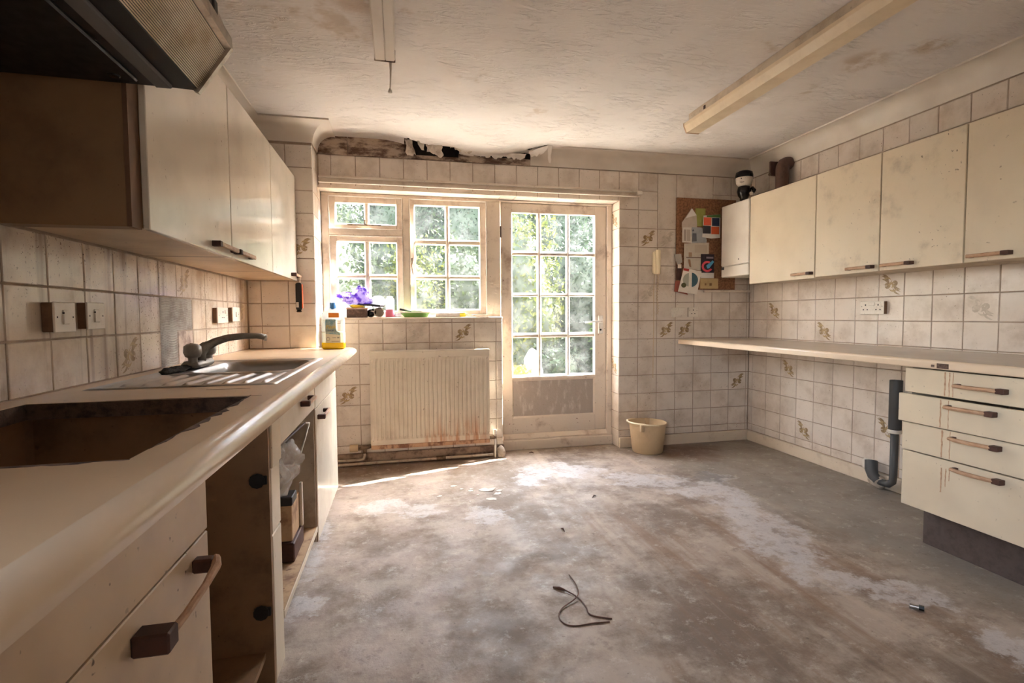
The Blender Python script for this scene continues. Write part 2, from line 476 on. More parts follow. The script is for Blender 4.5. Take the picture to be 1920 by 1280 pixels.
# ---- floor concrete
def make_floor_mat():
    m, nt, out = new_mat('bare_concrete')
    N = NT(nt)
    bs = N.n('BsdfPrincipled')
    p = N.pos()
    nz = N.n('TexNoise'); nz.inputs['Scale'].default_value = 4.5; nz.inputs['Detail'].default_value = 9; nz.inputs['Roughness'].default_value = .72
    N.l(p, nz.inputs['Vector'])
    vm = N.n('VectorMath', operation='MULTIPLY_ADD')
    vm.inputs[1].default_value = (.55, .55, 0); vm.inputs[2].default_value = (-.275, -.275, 0)
    N.l(nz.outputs['Color'], vm.inputs[0])
    va = N.n('VectorMath', operation='ADD')
    N.l(p, va.inputs[0]); N.l(vm.outputs[0], va.inputs[1])
    q = va.outputs[0]
    col = N.mix(N.ramp(N.noise(p, 2.2, 12, .74), .40, .60), srgb(126,108,93), srgb(180,163,148))
    # smooth grey screed towards the right-hand wall
    sx = N.n('SeparateXYZ'); N.l(q, sx.inputs[0])
    right = N.ramp(N.math('ADD', sx.outputs['X'], N.math('MULTIPLY', sx.outputs['Y'], .12)), 2.15, 2.5, 0, .8)
    col = N.mix(right, col, srgb(146,136,124))
    # trowel ridges and brown streaks running towards the door
    st = N.ramp(N.noise(N.scale(p, (7,.55,1), rot=(0,0,R(-7))), 1.0, 6, .62), .46, .66, 0, 1)
    near = N.ramp(sx.outputs['Y'], 3.2, 2.2, 0, .85)
    mid = N.math('MULTIPLY', N.ramp(sx.outputs['X'], .55, 1.1, 0, 1), N.ramp(sx.outputs['X'], 2.3, 1.8, 0, 1))
    col = N.mix(N.math('MULTIPLY', N.math('MULTIPLY', st, near), mid), col, srgb(140,112,90))
    st2 = N.ramp(N.noise(N.scale(p, (9,.5,1), off=(3,1,0), rot=(0,0,R(-9))), 1.0, 4, .55), .56, .7, 0, .55)
    col = N.mix(N.math('MULTIPLY', st2, mid), col, srgb(196,178,160))
    # pinkish worn screed on the left
    lf = N.math('MULTIPLY', N.ramp(sx.outputs['X'], .7, .0, 0, .6), N.ramp(N.noise(p, 4, 5, .6), .42, .62))
    col = N.mix(lf, col, srgb(190,170,158))
    # pale patches with a shape of their own
    blobs = [(1.52,3.12,.17),(1.70,3.03,.2),(1.90,2.85,.2),(1.92,2.62,.17),(1.85,2.42,.16),(1.83,2.22,.2),(1.74,2.0,.15),(1.72,1.8,.14),(1.86,1.66,.12),(2.02,1.58,.1),
             (2.1,3.05,.1),(1.0,3.5,.2),(1.25,3.42,.18),(.8,3.3,.13),(1.98,1.24,.12),(.45,2.72,.14),(-.47,2.75,.13),(-.45,2.5,.12),(-.43,2.25,.12),(-.40,2.0,.1),(.1,2.9,.12),(-.1,3.0,.13)]
    acc = None
    for (bx, by, br) in blobs:
        d = N.n('VectorMath', operation='DISTANCE')
        N.l(q, d.inputs[0]); d.inputs[1].default_value = (bx, by, 0)
        v = N.ramp(d.outputs['Value'], br*1.08, br*.72, 0, 1)
        acc = v if acc is None else N.math('MAXIMUM', acc, v)
    pale = N.math('MULTIPLY', acc, N.ramp(N.noise(p, 8, 8, .75), .40, .54, .2, .85))
    col = N.mix(N.math('MULTIPLY', pale, .85), col, srgb(206,200,198))
    # darker brown by the corner and the back wall
    d = N.n('VectorMath', operation='DISTANCE'); N.l(q, d.inputs[0]); d.inputs[1].default_value = (2.25,3.72,0)
    col = N.mix(N.ramp(d.outputs['Value'], .42, .12, 0, .7), col, srgb(112,82,66))
    d = N.n('VectorMath', operation='DISTANCE'); N.l(q, d.inputs[0]); d.inputs[1].default_value = (2.06,3.07,0)
    col = N.mix(N.ramp(d.outputs['Value'], .13, .06, 0, .8), col, srgb(120,112,106))
    bw = N.math('MULTIPLY', N.ramp(sx.outputs['Y'], 3.55, 3.75, 0, .6), N.ramp(sx.outputs['X'], .75, .6, 0, 1))
    col = N.mix(bw, col, srgb(120,94,76))
    # grit
    sp = N.ramp(N.noise(p, 42, 2, .5), .70, .74, 0, .55)
    col = N.mix(sp, col, srgb(92,76,64))
    sp2 = N.ramp(N.noise(p, 14, 9, .8), .54, .64, 0, .5)
    col = N.mix(sp2, col, srgb(206,194,180))
    sp3 = N.ramp(N.noise(p, 8, 9, .8), .54, .66, 0, .5)
    col = N.mix(sp3, col, srgb(112,96,84))
    N.l(col, bs.inputs['Base Color'])
    N.l(N.ramp(N.noise(p, 6, 5, .6), .3, .7, .48, .8), bs.inputs['Roughness'])
    bp = N.n('Bump'); bp.inputs['Strength'].default_value = .35; bp.inputs['Distance'].default_value = .012
    N.l(N.noise(p, 22, 6, .7), bp.inputs['Height']); N.l(bp.outputs[0], bs.inputs['Normal'])
    N.l(bs.outputs[0], out.inputs['Surface'])
    return m
M['floor'] = make_floor_mat()

def make_ceiling_mat():
    m, nt, out = new_mat('stippled_ceiling_paint')
    N = NT(nt)
    bs = N.n('BsdfPrincipled')
    p = N.pos()
    col = N.mix(N.ramp(N.noise(p, 1.6, 6, .6), .4, .7, 0, .5), srgb(228,220,214), srgb(208,196,186))
    col = N.mix(N.ramp(N.noise(p, 3.1, 4, .6), .64, .74, 0, .5), col, srgb(178,150,116))
    col = N.mix(N.ramp(N.noise(p, 11, 5, .7), .64, .7, 0, .5), col, srgb(238,226,212))
    for (x, y, r, c) in ((2.36,2.25,.16,(176,148,116)),(2.55,2.05,.12,(184,156,122)),(-.16,2.25,.14,(186,158,134))):
        d = N.n('VectorMath', operation='DISTANCE'); N.l(p, d.inputs[0]); d.inputs[1].default_value = (x, y, 2.4)
        f = N.math('MULTIPLY', N.ramp(d.outputs['Value'], r, r*.3, 0, .7), N.ramp(N.noise(p, 9, 4, .6), .35, .6))
        col = N.mix(f, col, srgb(*c))
    N.l(col, bs.inputs['Base Color'])
    bs.inputs['Roughness'].default_value = .75
    w = N.noise(N.scale(p, (9, 30, 1)), 1.0, 4, .55, 1.6)
    w2 = N.noise(p, 4, 3, .5)
    h = N.math('MULTIPLY', N.ramp(w, .45, .72), N.ramp(w2, .4, .62, .1, 1))
    bp = N.n('Bump'); bp.inputs['Strength'].default_value = .7; bp.inputs['Distance'].default_value = .012
    N.l(h, bp.inputs['Height']); N.l(bp.outputs[0], bs.inputs['Normal'])
    N.l(bs.outputs[0], out.inputs['Surface'])
    return m
M['ceiling'] = make_ceiling_mat()

def make_glass():
    m, nt, out = new_mat('dirty_window_glass')
    N = NT(nt)
    p = N.pos()
    tr = N.n('BsdfTransparent'); tr.inputs[0].default_value = (.93,.96,.95,1)
    gl = N.n('BsdfGlossy'); gl.inputs['Roughness'].default_value = .03
    gl.inputs['Color'].default_value = (.9,.9,.9,1)
    lw = N.n('LayerWeight'); lw.inputs['Blend'].default_value = .5
    fr = N.math('MULTIPLY', lw.outputs['Fresnel'], .35)
    a = N.n('MixShader'); N.l(fr, a.inputs[0]); N.l(tr.outputs[0], a.inputs[1]); N.l(gl.outputs[0], a.inputs[2])
    tl = N.n('BsdfTranslucent'); tl.inputs['Color'].default_value = srgb(236,236,232)
    df = N.n('BsdfDiffuse'); df.inputs['Color'].default_value = srgb(210,204,196)
    dm = N.n('MixShader'); dm.inputs[0].default_value = .35
    N.l(tl.outputs[0], dm.inputs[1]); N.l(df.outputs[0], dm.inputs[2])
    dirt = N.ramp(N.noise(p, 9, 6, .7), .35, .75, .004, .024)
    b = N.n('MixShader'); N.l(dirt, b.inputs[0]); N.l(a.outputs[0], b.inputs[1]); N.l(dm.outputs[0], b.inputs[2])
    N.l(b.outputs[0], out.inputs['Surface'])
    return m
M['glass'] = make_glass()

def make_leaf(name, a, b, trans=.2):
    m, nt, out = new_mat(name)
    N = NT(nt)
    p = N.pos()
    col = N.mix(N.ramp(N.noise(p, 6, 3, .6), .35, .65), srgb(*a), srgb(*b))
    d = N.n('BsdfPrincipled'); d.inputs['Roughness'].default_value = .6; d.inputs['Specular IOR Level'].default_value = .08
    N.l(col, d.inputs['Base Color'])
    t = N.n('BsdfTranslucent'); N.l(col, t.inputs['Color'])
    x = N.n('MixShader'); x.inputs[0].default_value = trans
    N.l(d.outputs[0], x.inputs[1]); N.l(t.outputs[0], x.inputs[2])
    N.l(x.outputs[0], out.inputs['Surface'])
    return m
M['leaf1'] = make_leaf('leaf_green', (19,28,11), (38,48,20))
M['leaf2'] = make_leaf('leaf_dark', (16,25,15), (33,46,27))
M['leaf3'] = make_leaf('leaf_lime', (40,50,14), (64,66,24))
M['leaf4'] = make_leaf('petal_yellow', (150,112,12), (170,140,32))
M['leaf5'] = make_leaf('leaf_grass', (36,54,20), (64,80,34))
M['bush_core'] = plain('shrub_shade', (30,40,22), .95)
M['soil'] = grimy('pale_paving', (196,188,174), (160,150,136), .7, 4, rough=.95)
M['brick'] = grimy('garden_brick', (168,120,98), (120,84,70), .6, 12, rough=.9, vary=.12)

def make_film(name, a, b, alpha):
    m, nt, out = new_mat(name)
    N = NT(nt)
    p = N.pos()
    col = N.mix(N.ramp(N.noise(p, 22, 3, .6), .40, .58), srgb(*a), srgb(*b))
    bs = N.n('BsdfPrincipled'); bs.inputs['Roughness'].default_value = .2
    N.l(col, bs.inputs['Base Color'])
    tl = N.n('BsdfTranslucent'); N.l(col, tl.inputs['Color'])
    mx = N.n('MixShader'); mx.inputs[0].default_value = .45
    N.l(bs.outputs[0], mx.inputs[1]); N.l(tl.outputs[0], mx.inputs[2])
    tr = N.n('BsdfTransparent')
    x = N.n('MixShader'); x.inputs[0].default_value = alpha
    N.l(tr.outputs[0], x.inputs[1]); N.l(mx.outputs[0], x.inputs[2])
    N.l(x.outputs[0], out.inputs['Surface'])
    return m
M['bag_purple'] = make_film('purple_white_film', (92,44,176), (216,204,236), .97)
M['bag_white'] = make_film('white_film', (240,238,240), (206,206,214), .85)
M['bag_clear'] = make_film('clear_film', (216,204,190), (240,232,224), .5)
M['bottle_clear'] = make_film('frosted_bottle', (232,236,230), (240,242,238), .82)

def make_lens():
    m, nt, out = new_mat('greasy_ribbed_diffuser')
    N = NT(nt)
    p = N.pos()
    bs = N.n('BsdfPrincipled')
    col = N.mix(N.ramp(N.noise(p, 9, 5, .65), .42, .7), srgb(252,240,222), srgb(220,198,166))
    N.l(col, bs.inputs['Base Color'])
    bs.inputs['Roughness'].default_value = .32
    N.l(bs.outputs[0], out.inputs['Surface'])
    return m
M['lens'] = make_lens()

def make_rad():
    m, nt, out = new_mat('rust_streaked_radiator_enamel')
    N = NT(nt)
    p = N.pos()
    bs = N.n('BsdfPrincipled')
    col = N.mix(N.ramp(N.noise(p, 5, 5, .6), .45, .75, 0, .35), srgb(226,212,192), srgb(190,168,144))
    sx = N.n('SeparateXYZ'); N.l(p, sx.inputs[0])
    low = N.ramp(sx.outputs['Z'], .42, .16, 0, 1)
    xw = N.math('MULTIPLY', N.ramp(sx.outputs['X'], .05, .3, .15, 1), N.ramp(sx.outputs['X'], .72, .55, .3, 1))
    st = N.ramp(N.noise(N.scale(p, (26, 26, 2.2)), 1.0, 5, .65), .42, .68)
    f = N.math('MULTIPLY', N.math('MULTIPLY', low, xw), st)
    col = N.mix(N.math('MULTIPLY', f, .9), col, srgb(192,124,74))
    sp = N.ramp(N.noise(p, 44, 2, .5), .71, .75, 0, .5)
    col = N.mix(sp, col, srgb(120,86,60))
    N.l(col, bs.inputs['Base Color'])
    bs.inputs['Roughness'].default_value = .38
    N.l(bs.outputs[0], out.inputs['Surface'])
    return m
M['rad_front'] = make_rad()

# ------------------------------------------------------------------ structure
def struct(name, mb, mat, label, cat, parent=None, smooth=False, angle=None):
    o = obj(name, mb, mat, parent, smooth, angle=angle)
    if parent is None:
        tag(o, label, cat, kind='structure')
    return o

YR = -1.7
floor = struct('floor', MB().box(XL-.2, XR+.2, YR-.2, 4.13, -.12, 0), M['floor'], 'bare worn concrete kitchen floor with pale salt patches', 'floor')

def ceil_z(x, y):
    t = max(0, min(1, (y-3.5)/(YB-3.5))); t = t*t*(3-2*t)
    s = .085*math.exp(-((x-.66)/.36)**2)*t + .05*math.exp(-((x-.2)/.16)**2)*t*t
    n = mnoise.noise(Vector((x*9, y*9, 0)))*.012*t*(1 if -.1 < x < 1.35 else 0)
    return ZC - s + n
def hole(x, y):
    j = mnoise.noise(Vector((x*21, y*17, 3)))*.02
    return ((.06 < x+j < .215 and y+j > 3.80) or (.29 < x+j < .465 and y > 3.835+j) or (.80 < x+j < .845 and 3.86+j < y < 3.885)
            or (.56 < x+j < 1.0 and y > 3.905+j)
            or (.985 < x < 1.125 and abs((y-3.84)+(x-.985)*.5+j*.5) < .013))
cm = MB()
gx0, gx1, gy0, step = -.55, 1.75, 3.45, .0184
nx, ny = 125, 27
ids = {}
def cv(i, j):
    if (i, j) not in ids:
        x = gx0+(gx1-gx0)*i/nx; y = gy0+(YB+.004-gy0)*j/ny
        ids[(i, j)] = len(cm.v); cm.v.append((x, y, ceil_z(x, y) if j else ZC))
    return ids[(i, j)]
for j in range(ny):
    for i in range(nx):
        x = gx0+(gx1-gx0)*(i+.5)/nx; y = gy0+(YB-gy0)*(j+.5)/ny
        if hole(x, y): continue
        cm.f.append((cv(i,j+1), cv(i+1,j+1), cv(i+1,j), cv(i,j)))
for (a, b, c, d) in ((XL-.1, XR+.1, YR-.1, gy0), (XL-.1, gx0, gy0, YB+.1), (gx1, XR+.1, gy0, YB+.1)):
    cm.add([(a,c,ZC),(b,c,ZC),(b,d,ZC),(a,d,ZC)], [(3,2,1,0)])
ceiling = struct('ceiling', cm, M['ceiling'], 'textured off-white ceiling sagging and torn along the window wall', 'ceiling', smooth=True)
struct('ceiling_backing', MB().box(XL-.25, XR+.25, YR-.25, 4.15, 2.55, 2.65), M['void'], 'dark roof void above the torn ceiling', 'ceiling')  # added slab that blocks light; dark colour stands in for cavity shade

# ---- tiles
tile_mesh = {}
def tile_geo(w, h, axes, mat, c=.0022, t=.007):
    key = (round(w,4), round(h,4), axes, mat.name)
    if key in tile_mesh: return tile_mesh[key]
    U, V, Nn = [Vector(a) for a in axes]
    pts = []
    for (s, d) in ((0, -t), (0, -c), (c, 0)):
        for (a, b) in ((-1,-1),(1,-1),(1,1),(-1,1)):
            pts.append(U*(a*(w/2-s)) + V*(b*(h/2-s)) + Nn*d)
    fs = [(8,9,10,11)]
    for k in range(4):
        fs.append((4+k, 4+(k+1)%4, 8+(k+1)%4, 8+k))
        fs.append((k, (k+1)%4, 4+(k+1)%4, 4+k))
    if U.cross(V).dot(Nn) < 0:
        fs = [f[::-1] for f in fs]
    me = bpy.data.meshes.new('tile')
    me.from_pydata([tuple(p) for p in pts], [], fs)
    me.materials.append(mat)
    tile_mesh[key] = me
    return me

def motif_geo(axes, mat_key, part, flip=False):
    """brush-stroke spray printed on a tile"""
    key = ('motif', axes, mat_key, part, flip)
    if key in tile_mesh: return tile_mesh[key]
    U, V, Nn = [Vector(a) for a in axes]
    # (centre, radius, start and end angle, width)
    strokes_a = [(-.052,.018,.046,275,345,.009),(-.060,.010,.050,285,350,.008),(-.052,-.010,.044,280,350,.007),(.052,-.016,.046,95,170,.009),(.060,-.002,.050,100,165,.008),(.050,.012,.040,95,160,.007),(-.016,.004,.008,0,350,.015),(.022,-.006,.009,0,350,.017)]
    strokes_b = [(-.010,-.012,.022,200,330,.008),(.020,.014,.020,20,150,.008),(.002,-.006,.012,80,260,.009),(-.036,-.034,.052,20,75,.005),(.032,.030,.036,190,260,.005)]
    me_v, me_f = [], []
    for (cx, cy, rr, a0, a1, wd) in (strokes_a if part == 0 else strokes_b):
        n = 9
        b = len(me_v)
        for i in range(n+1):
            a = R(a0+(a1-a0)*i/n)
            ww = 1.25*wd*math.sin(math.pi*(i+.3)/(n+.6))
            for s in (-.5, .5):
                x = cx+(rr+s*ww)*math.cos(a); y = cy+(rr+s*ww)*math.sin(a)
                me_v.append(tuple(U*x*1.3+V*y*1.2+Nn*(.0004 if part == 0 else .0006)))
        for i in range(n):
            me_f.append((b+2*i, b+2*i+1, b+2*i+3, b+2*i+2))
    me = bpy.data.meshes.new('motif')
    me.from_pydata(me_v, [], me_f)
    me.materials.append(M[mat_key])
    tile_mesh[key] = me
    return me

AX_BACK = ((1,0,0),(0,0,1),(0,-1,0))
AX_RIGHT = ((0,1,0),(0,0,1),(-1,0,0))
AX_LEFT = ((0,1,0),(0,0,1),(1,0,0))
AX_SOFFIT = ((1,0,0),(0,1,0),(0,0,-1))
G = .0048
def tile(parent, axes, c, w, h, mat=None, motif=None, jit=True):
    """c: centre of the face, room coordinates; w,h include half joints each side"""
    mat = mat or M['tile']
    o = bpy.data.objects.new('tile', tile_geo(w-G, h-G, axes, mat))
    C.objects.link(o)
    o.location = c
    o.parent = parent
    if jit:
        o.rotation_euler = tuple(random.uniform(-.0035,.0035) for _ in range(3))
        o.location = Vector(c)+Vector(axes[2])*random.uniform(-.0008,.0006)
    if motif:
        for part in (0, 1):
            k = {'full': ('motif_brown','motif_olive'), 'faint': ('motif_faint','motif_faint')}[motif][part]
            d = bpy.data.objects.new('motif', motif_geo(axes, k, part)); C.objects.link(d); d.parent = o
    return o

def lines(start, pitch, lo, hi):
    """joint positions between lo and hi, ends included"""
    k0 = math.ceil((lo-start)/pitch+1e-4)
    out = [(lo, k0-1)]
    k = k0
    while start+k*pitch < hi-1e-3:
        out.append((start+k*pitch, k)); k += 1
    out.append((hi, k))
    return out
def field(parent, axes, plane, u0, up, ulo, uhi, v0, vp, vlo, vhi, motifs={}, skip=set(), mats={}, mat=None):
    us, vs_ = lines(u0, up, ulo, uhi), lines(v0, vp, vlo, vhi)
    for i in range(len(us)-1):
        for j in range(len(vs_)-1):
            a, ku = us[i]; b = us[i+1][0]
            c, kv = vs_[j]; d = vs_[j+1][0]
            if b-a < .012 or d-c < .012 or (ku, kv) in skip: continue
            u, v = (a+b)/2, (c+d)/2
            loc = {AX_BACK: (u, plane, v), AX_RIGHT: (plane, u, v), AX_LEFT: (plane, u, v), AX_SOFFIT: (u, v, plane)}[axes]
            tile(parent, axes, loc, b-a, d-c, mats.get((ku, kv), mat), motifs.get((ku, kv)))

# ---- back wall (with the pier on the left)
g = .003
wb = MB()
wb.box(RX+g, XR+.2, YB+g, 4.13, -.12, 2.6)
wb.box(PX-g, RX+g, YB+g, 4.13, LZ+g, 2.6)
wb.box(PX-g, .785, YB+g, 4.13, -.12, SZ-.012)
wb.box(XL-.2, PX-g, YP+g, 4.13, -.12, 2.6)
wall_back = struct('wall_back', wb, M['grout'], 'tiled window wall with cream tiles and a projecting pier', 'wall')
PB, U14 = .17175, 1.9404
X0 = U14-14*PB
field(wall_back, AX_BACK, YB, X0, PB, RX, XR-.002, Z0, TH, .088, 2.272,
      motifs={(14,10):'full',(15,5):'full',(16,5):'full',(19,2):'full',(14,7):'faint'},
      skip={(15,10),(15,11),(15,12),(15,13),(16,13),(17,13),(16,12),(17,12)})
tile(wall_back, AX_BACK, (U14+1.5*PB, YB, (Z0+11*TH+2.272)/2), PB, 2.272-Z0-11*TH)
tile(wall_back, AX_BACK, (U14+1.5*PB, YB, Z0+10.5*TH), PB, TH, motif='faint')
tile(wall_back, AX_BACK, (U14+3*PB, YB, (Z0+12.6*TH+2.272)/2), 2*PB, 2.272-Z0-12.6*TH)
tile(wall_back, AX_BACK, (U14+3*PB, YB, Z0+12.3*TH), 2*PB, .6*TH)
field(wall_back, AX_BACK, YB, X0, PB, PX+.006, RX, Z0, TH, LZ, 2.272, skip=set())
field(wall_back, AX_BACK, YB, X0, PB, PX, .79, Z0, TH, .085, SZ-.004, motifs={(5,5):'full',(0,2):'full',(3,5):'faint'})
PPO = -.8997
field(wall_back, AX_BACK, YP, PPO, PB, XL+.003, PX, ZA, TH, .894, 2.272, motifs={(1,2):'full'})
field(wall_back, AX_BACK, YP, PPO, PB, -.73, PX, ZA, TH, .0, .85)
field(wall_back, AX_LEFT, PX, YP, .25, YP, YB, ZA, TH, .0, .85)
field(wall_back, AX_LEFT, PX, YP, .2, YP, YW+.02, ZA, TH, .894, 2.272)
field(wall_back, AX_RIGHT, RX, YB, .2, YB, YW+.02, Z0, TH, 0.0, LZ, motifs={(0,11):'full',(0,3):'full'})
field(wall_back, AX_SOFFIT, LZ, X0, PB, .79, RX, YB, .2, YB, YW+.02)
obj('painted_soffit', MB().box(PX, .788, YB+.001, YW+.02, LZ, LZ+.02), M['joinery'], wall_back)

# ---- right wall
wall_right = struct('wall_right', MB().box(XR+g, XR+.2, YR-.2, 4.13, -.12, 2.6), M['grout'], 'long right-hand wall of cream tiles behind the worktop', 'wall')
PR_, RO = .16914, .0504
# joint index k counted from the corner towards the camera
def right_tiles():
    ys = [YB]+[YB-RO-j*PR_ for j in range(0, 17)]
    zs = [.088]+[Z0+k*TH for k in range(0, 14)]+[2.272]
    deco = {(1,6):'full',(4,5):'full',(7,7):'full',(10,6):'faint',(2,3):'full',(3,0):'full',(7,1):'full'}
    for i in range(len(ys)-1):
        j = i-1
        for q in range(len(zs)-1):
            k = q-1
            a, b, c, d = ys[i+1], ys[i], zs[q], zs[q+1]
            if d-c < .012: continue
            tile(wall_right, AX_RIGHT, (XR, (a+b)/2, (c+d)/2), b-a, d-c, None, deco.get((j, k)))
right_tiles()

# ---- left wall
LWA, LWB, LWC, LWD = -1.45, -.25, .9, 2.1      # added side window behind the viewer, for fill daylight
wall_left = struct('wall_left', MB().box(XL-.2, XL-g, LWB, 4.13, -.12, 2.6).box(XL-.2, XL-g, YR-.2, LWA, -.12, 2.6).box(XL-.2, XL-g, LWA, LWB, -.12, LWC).box(XL-.2, XL-g, LWA, LWB, LWD, 2.6), M['grout'], 'left-hand wall of soiled cream tiles above the sink run', 'wall')
PL, LO = .17445, 1.5564
def left_tiles():
    for j in range(-4, 13):
        a, b = LO+j*PL, min(LO+(j+1)*PL, YP-.002)
        if b-a < .02: continue
        for n, (c, d) in enumerate(((.894, ZA-TH), (ZA-TH, ZA), (ZA, ZA+TH))):
            if (n == 1 and j in (5,6)) or (n == 0 and j == 5): continue
            mt = M['tile_stained'] if (n == 0 and j == 6) else M['tile_left']
            md = 'full' if (j, n) in ((3,0),(6,2),(11,1)) else None
            tile(wall_left, AX_LEFT, (XL, (a+b)/2, (c+d)/2), b-a, d-c, mt, md)
left_tiles()
for j in range(-1, 13):
    a, b = LO+j*PL, min(LO+(j+1)*PL, YP-.002)
    for (c, d) in ((ZA+5*TH, ZA+6*TH), (ZA+6*TH, 2.272)):
        if b-a > .02: tile(wall_left, AX_LEFT, (XL, (a+b)/2, (c+d)/2), b-a, d-c)
def ridged(u, v, y0, y1, z0, z1, seed):
    y, z = y0+(y1-y0)*u, z0+(z1-z0)*v
    w = math.sin((z+.012*math.sin(y*22+seed))*2*math.pi/.011)
    return (XL-.0020+.0010*w, y, z)
ad = obj('adhesive_bed', MB().grid(lambda u, v: ridged(u, v, LO+5*PL+.003, LO+7*PL-.003, ZA-TH+.002, ZA-.003, 0), 12, 84), M['adhesive'], wall_left)
ad = obj('adhesive_bed', MB().grid(lambda u, v: ridged(u, v, LO+5*PL+.003, LO+6*PL-.003, .895, ZA-TH+.002, 2), 8, 84), M['adhesive'], wall_left)

# ---- rear wall behind the camera, and the added fill-light window in the left wall
struct('wall_rear', MB().box(XL-.2, XR+.2, YR-.2, YR, -.12, 2.6), M['cove'], 'plain painted wall behind the viewer', 'wall')
w3 = thing('window_2', 'plain window in the left wall behind the viewer', 'window', (XL-.1,-.85,LWC), kind='structure')
for (a, b, c, d) in ((LWA,LWA+.06,LWC,LWD),(LWB-.06,LWB,LWC,LWD),(-.88,-.82,LWC+.06,LWD-.06),(LWA+.06,LWB-.06,LWC,LWC+.06),(LWA+.06,LWB-.06,LWD-.06,LWD)):
    obj('frame_bar', MB().cbox(XL-.13, XL-.07, a, b, c, d), M['joinery'], w3)
for (a, b) in ((LWA+.06,-.88),(-.82,LWB-.06)):
    obj('pane', MB().box(XL-.102, XL-.098, a, b, LWC+.06, LWD-.06), M['glass'], w3)

# ---- coves, skirtings and trims
def cove_profile(n=8, r=.125):
    pts = [(0.0, ZC-r), (.006, ZC-r), ]
    for i in range(n+1):
        a = math.pi/2*i/n
        pts.append((.008+(r-.016)*(1-math.cos(a)), ZC-r+.008+(r-.016)*math.sin(a)))
    pts += [(r, ZC-.010), (r+.003, ZC-.010), (r+.003, ZC+.001)]
    return pts
def sweep(path_fn, nseg):
    """path_fn(i, d) -> (x, y) of path corner i at distance d from the wall"""
    pr = cove_profile()
    mb = MB()
    n = len(pr)
    for i in range(nseg+1):
        for (d, z) in pr:
            x, y = path_fn(i, d)
            mb.v.append((x, y, z))
    for i in range(nseg):
        for k in range(n-1):
            mb.f.append((i*n+k, i*n+k+1, (i+1)*n+k+1, (i+1)*n+k))
    return mb
struct('trim_1', sweep(lambda i, d: ((1.02, YB-d), (XR-d, YB-d))[i], 1), M['cove'], 'stained plaster cove along the window wall, right of the torn ceiling', 'cove', smooth=True, angle=35)
struct('trim_2', sweep(lambda i, d: ((XR-d, YB-d), (XR-d, YR))[i], 1), M['cove'], 'long plaster cove above the right-hand cupboards', 'cove', smooth=True, angle=35)
struct('trim_3', sweep(lambda i, d: ((XL+d, YR), (XL+d, YP-d), (PX+d, YP-d), (PX+d, YB))[i], 3), M['cove'], 'plaster cove along the left wall and round the pier', 'cove', smooth=True, angle=35)
band = thing('trim_4', 'brown damp-stained plaster band under the torn ceiling', 'plaster', (.2, YB, 2.27), kind='structure')
for (a, b, top) in ((PX+.002,-.345,ZC+.03),(-.341,.085,ZC+.03),(.085,.46,2.300),(.46,.62,2.325),(.62,1.02,2.318)):
    obj('plaster_piece', MB().box(a, b-.0015, YB-.012, YB+.01, 2.272, top).rough(.003, 14, a), M['plaster_stained'], band)
obj('dark_gap', MB().box(.086, 1.02, YB-.004, YB+.012, 2.285, ZC+.12), M['void'], band)  # flat dark sheet; its colour stands in for shade in the ceiling holes
struct('baseboard_right', MB().cbox(XR-.022, XR+.004, .6, YB-.022, 0, .086, .004), M['skirting'], 'cream painted skirting board along the right-hand wall', 'skirting')
struct('baseboard_back', MB().cbox(RX+.004, XR-.001, YB-.022, YB+.004, 0, .086, .004), M['skirting'], 'cream skirting board behind the bucket', 'skirting')
struct('baseboard_window', MB().cbox(-.52, .795, YB-.016, YB+.004, 0, .088, .005), M['skirting_damp'], 'rotten damp skirting under the radiator', 'skirting')

# ---- peeling paper at the torn ceiling
def lerp_path(pts, t):
    k = min(int(t*(len(pts)-1)), len(pts)-2)
    f = t*(len(pts)-1)-k
    return Vector(pts[k]).lerp(Vector(pts[k+1]), f)
def flap(name, pts, label, mat, cat='paper scrap', nu=10, nv=12, amp=.006, rag=.16, seed=1):
    """pts: the two side edges, top to bottom; a crumpled sheet with a ragged lower end and real thickness"""
    a, b = pts
    mb = MB()
    rnd = random.Random(seed)
    ends = [1-rag*(.5+.5*mnoise.noise(Vector((i*.55, seed*2.3, 0)))*1.6)*(.75+.25*rnd.random()) for i in range(nu+1)]
    ends = [max(.2, min(1.0, e)) for e in ends]
    for side in (0, 1):
        for j in range(nv+1):
            for i in range(nu+1):
                t = j/nv*ends[i]
                p = lerp_path(a, t).lerp(lerp_path(b, t), i/nu)
                d = mnoise.noise_vector(p*26+Vector((seed*3.1,0,0)))*amp*min(1, j/3)
                p = p+d
                mb.v.append((p.x, p.y-.0016*side, p.z-.0008*side))
    w = nu+1; m = w*(nv+1)
    for j in range(nv):
        for i in range(nu):
            q = (j*w+i, j*w+i+1, (j+1)*w+i+1, (j+1)*w+i)
            mb.f.append(q); mb.f.append(tuple(m+k for k in q[::-1]))
    rim = [i for i in range(w)]+[j*w+nu for j in range(1, nv+1)]+[nv*w+i for i in range(nu-1, -1, -1)]+[j*w for j in range(nv-1, 0, -1)]
    for k in range(len(rim)):
        u, v = rim[k], rim[(k+1)%len(rim)]
        mb.f.append((v, u, m+u, m+v))
    o = obj(name, mb, mat, smooth=True, angle=50)
    return tag(o, label, cat, 'paper peeling off the ceiling')
flap('torn_paper', [[(.060,3.86,2.388),(.075,3.87,2.35),(.065,3.885,2.31),(.085,3.90,2.285)],[(.115,3.85,2.388),(.118,3.86,2.35),(.135,3.875,2.315),(.150,3.895,2.282)]], 'darkest torn ceiling strip at the left end of the hole', M['paper_dirty'], seed=2)
flap('torn_paper', [[(.150,3.84,2.385),(.160,3.85,2.355),(.185,3.86,2.322)],[(.200,3.83,2.382),(.200,3.845,2.355),(.200,3.86,2.315)]], 'narrow white paper tongue hanging beside the dark hole', M['paper'], seed=3)
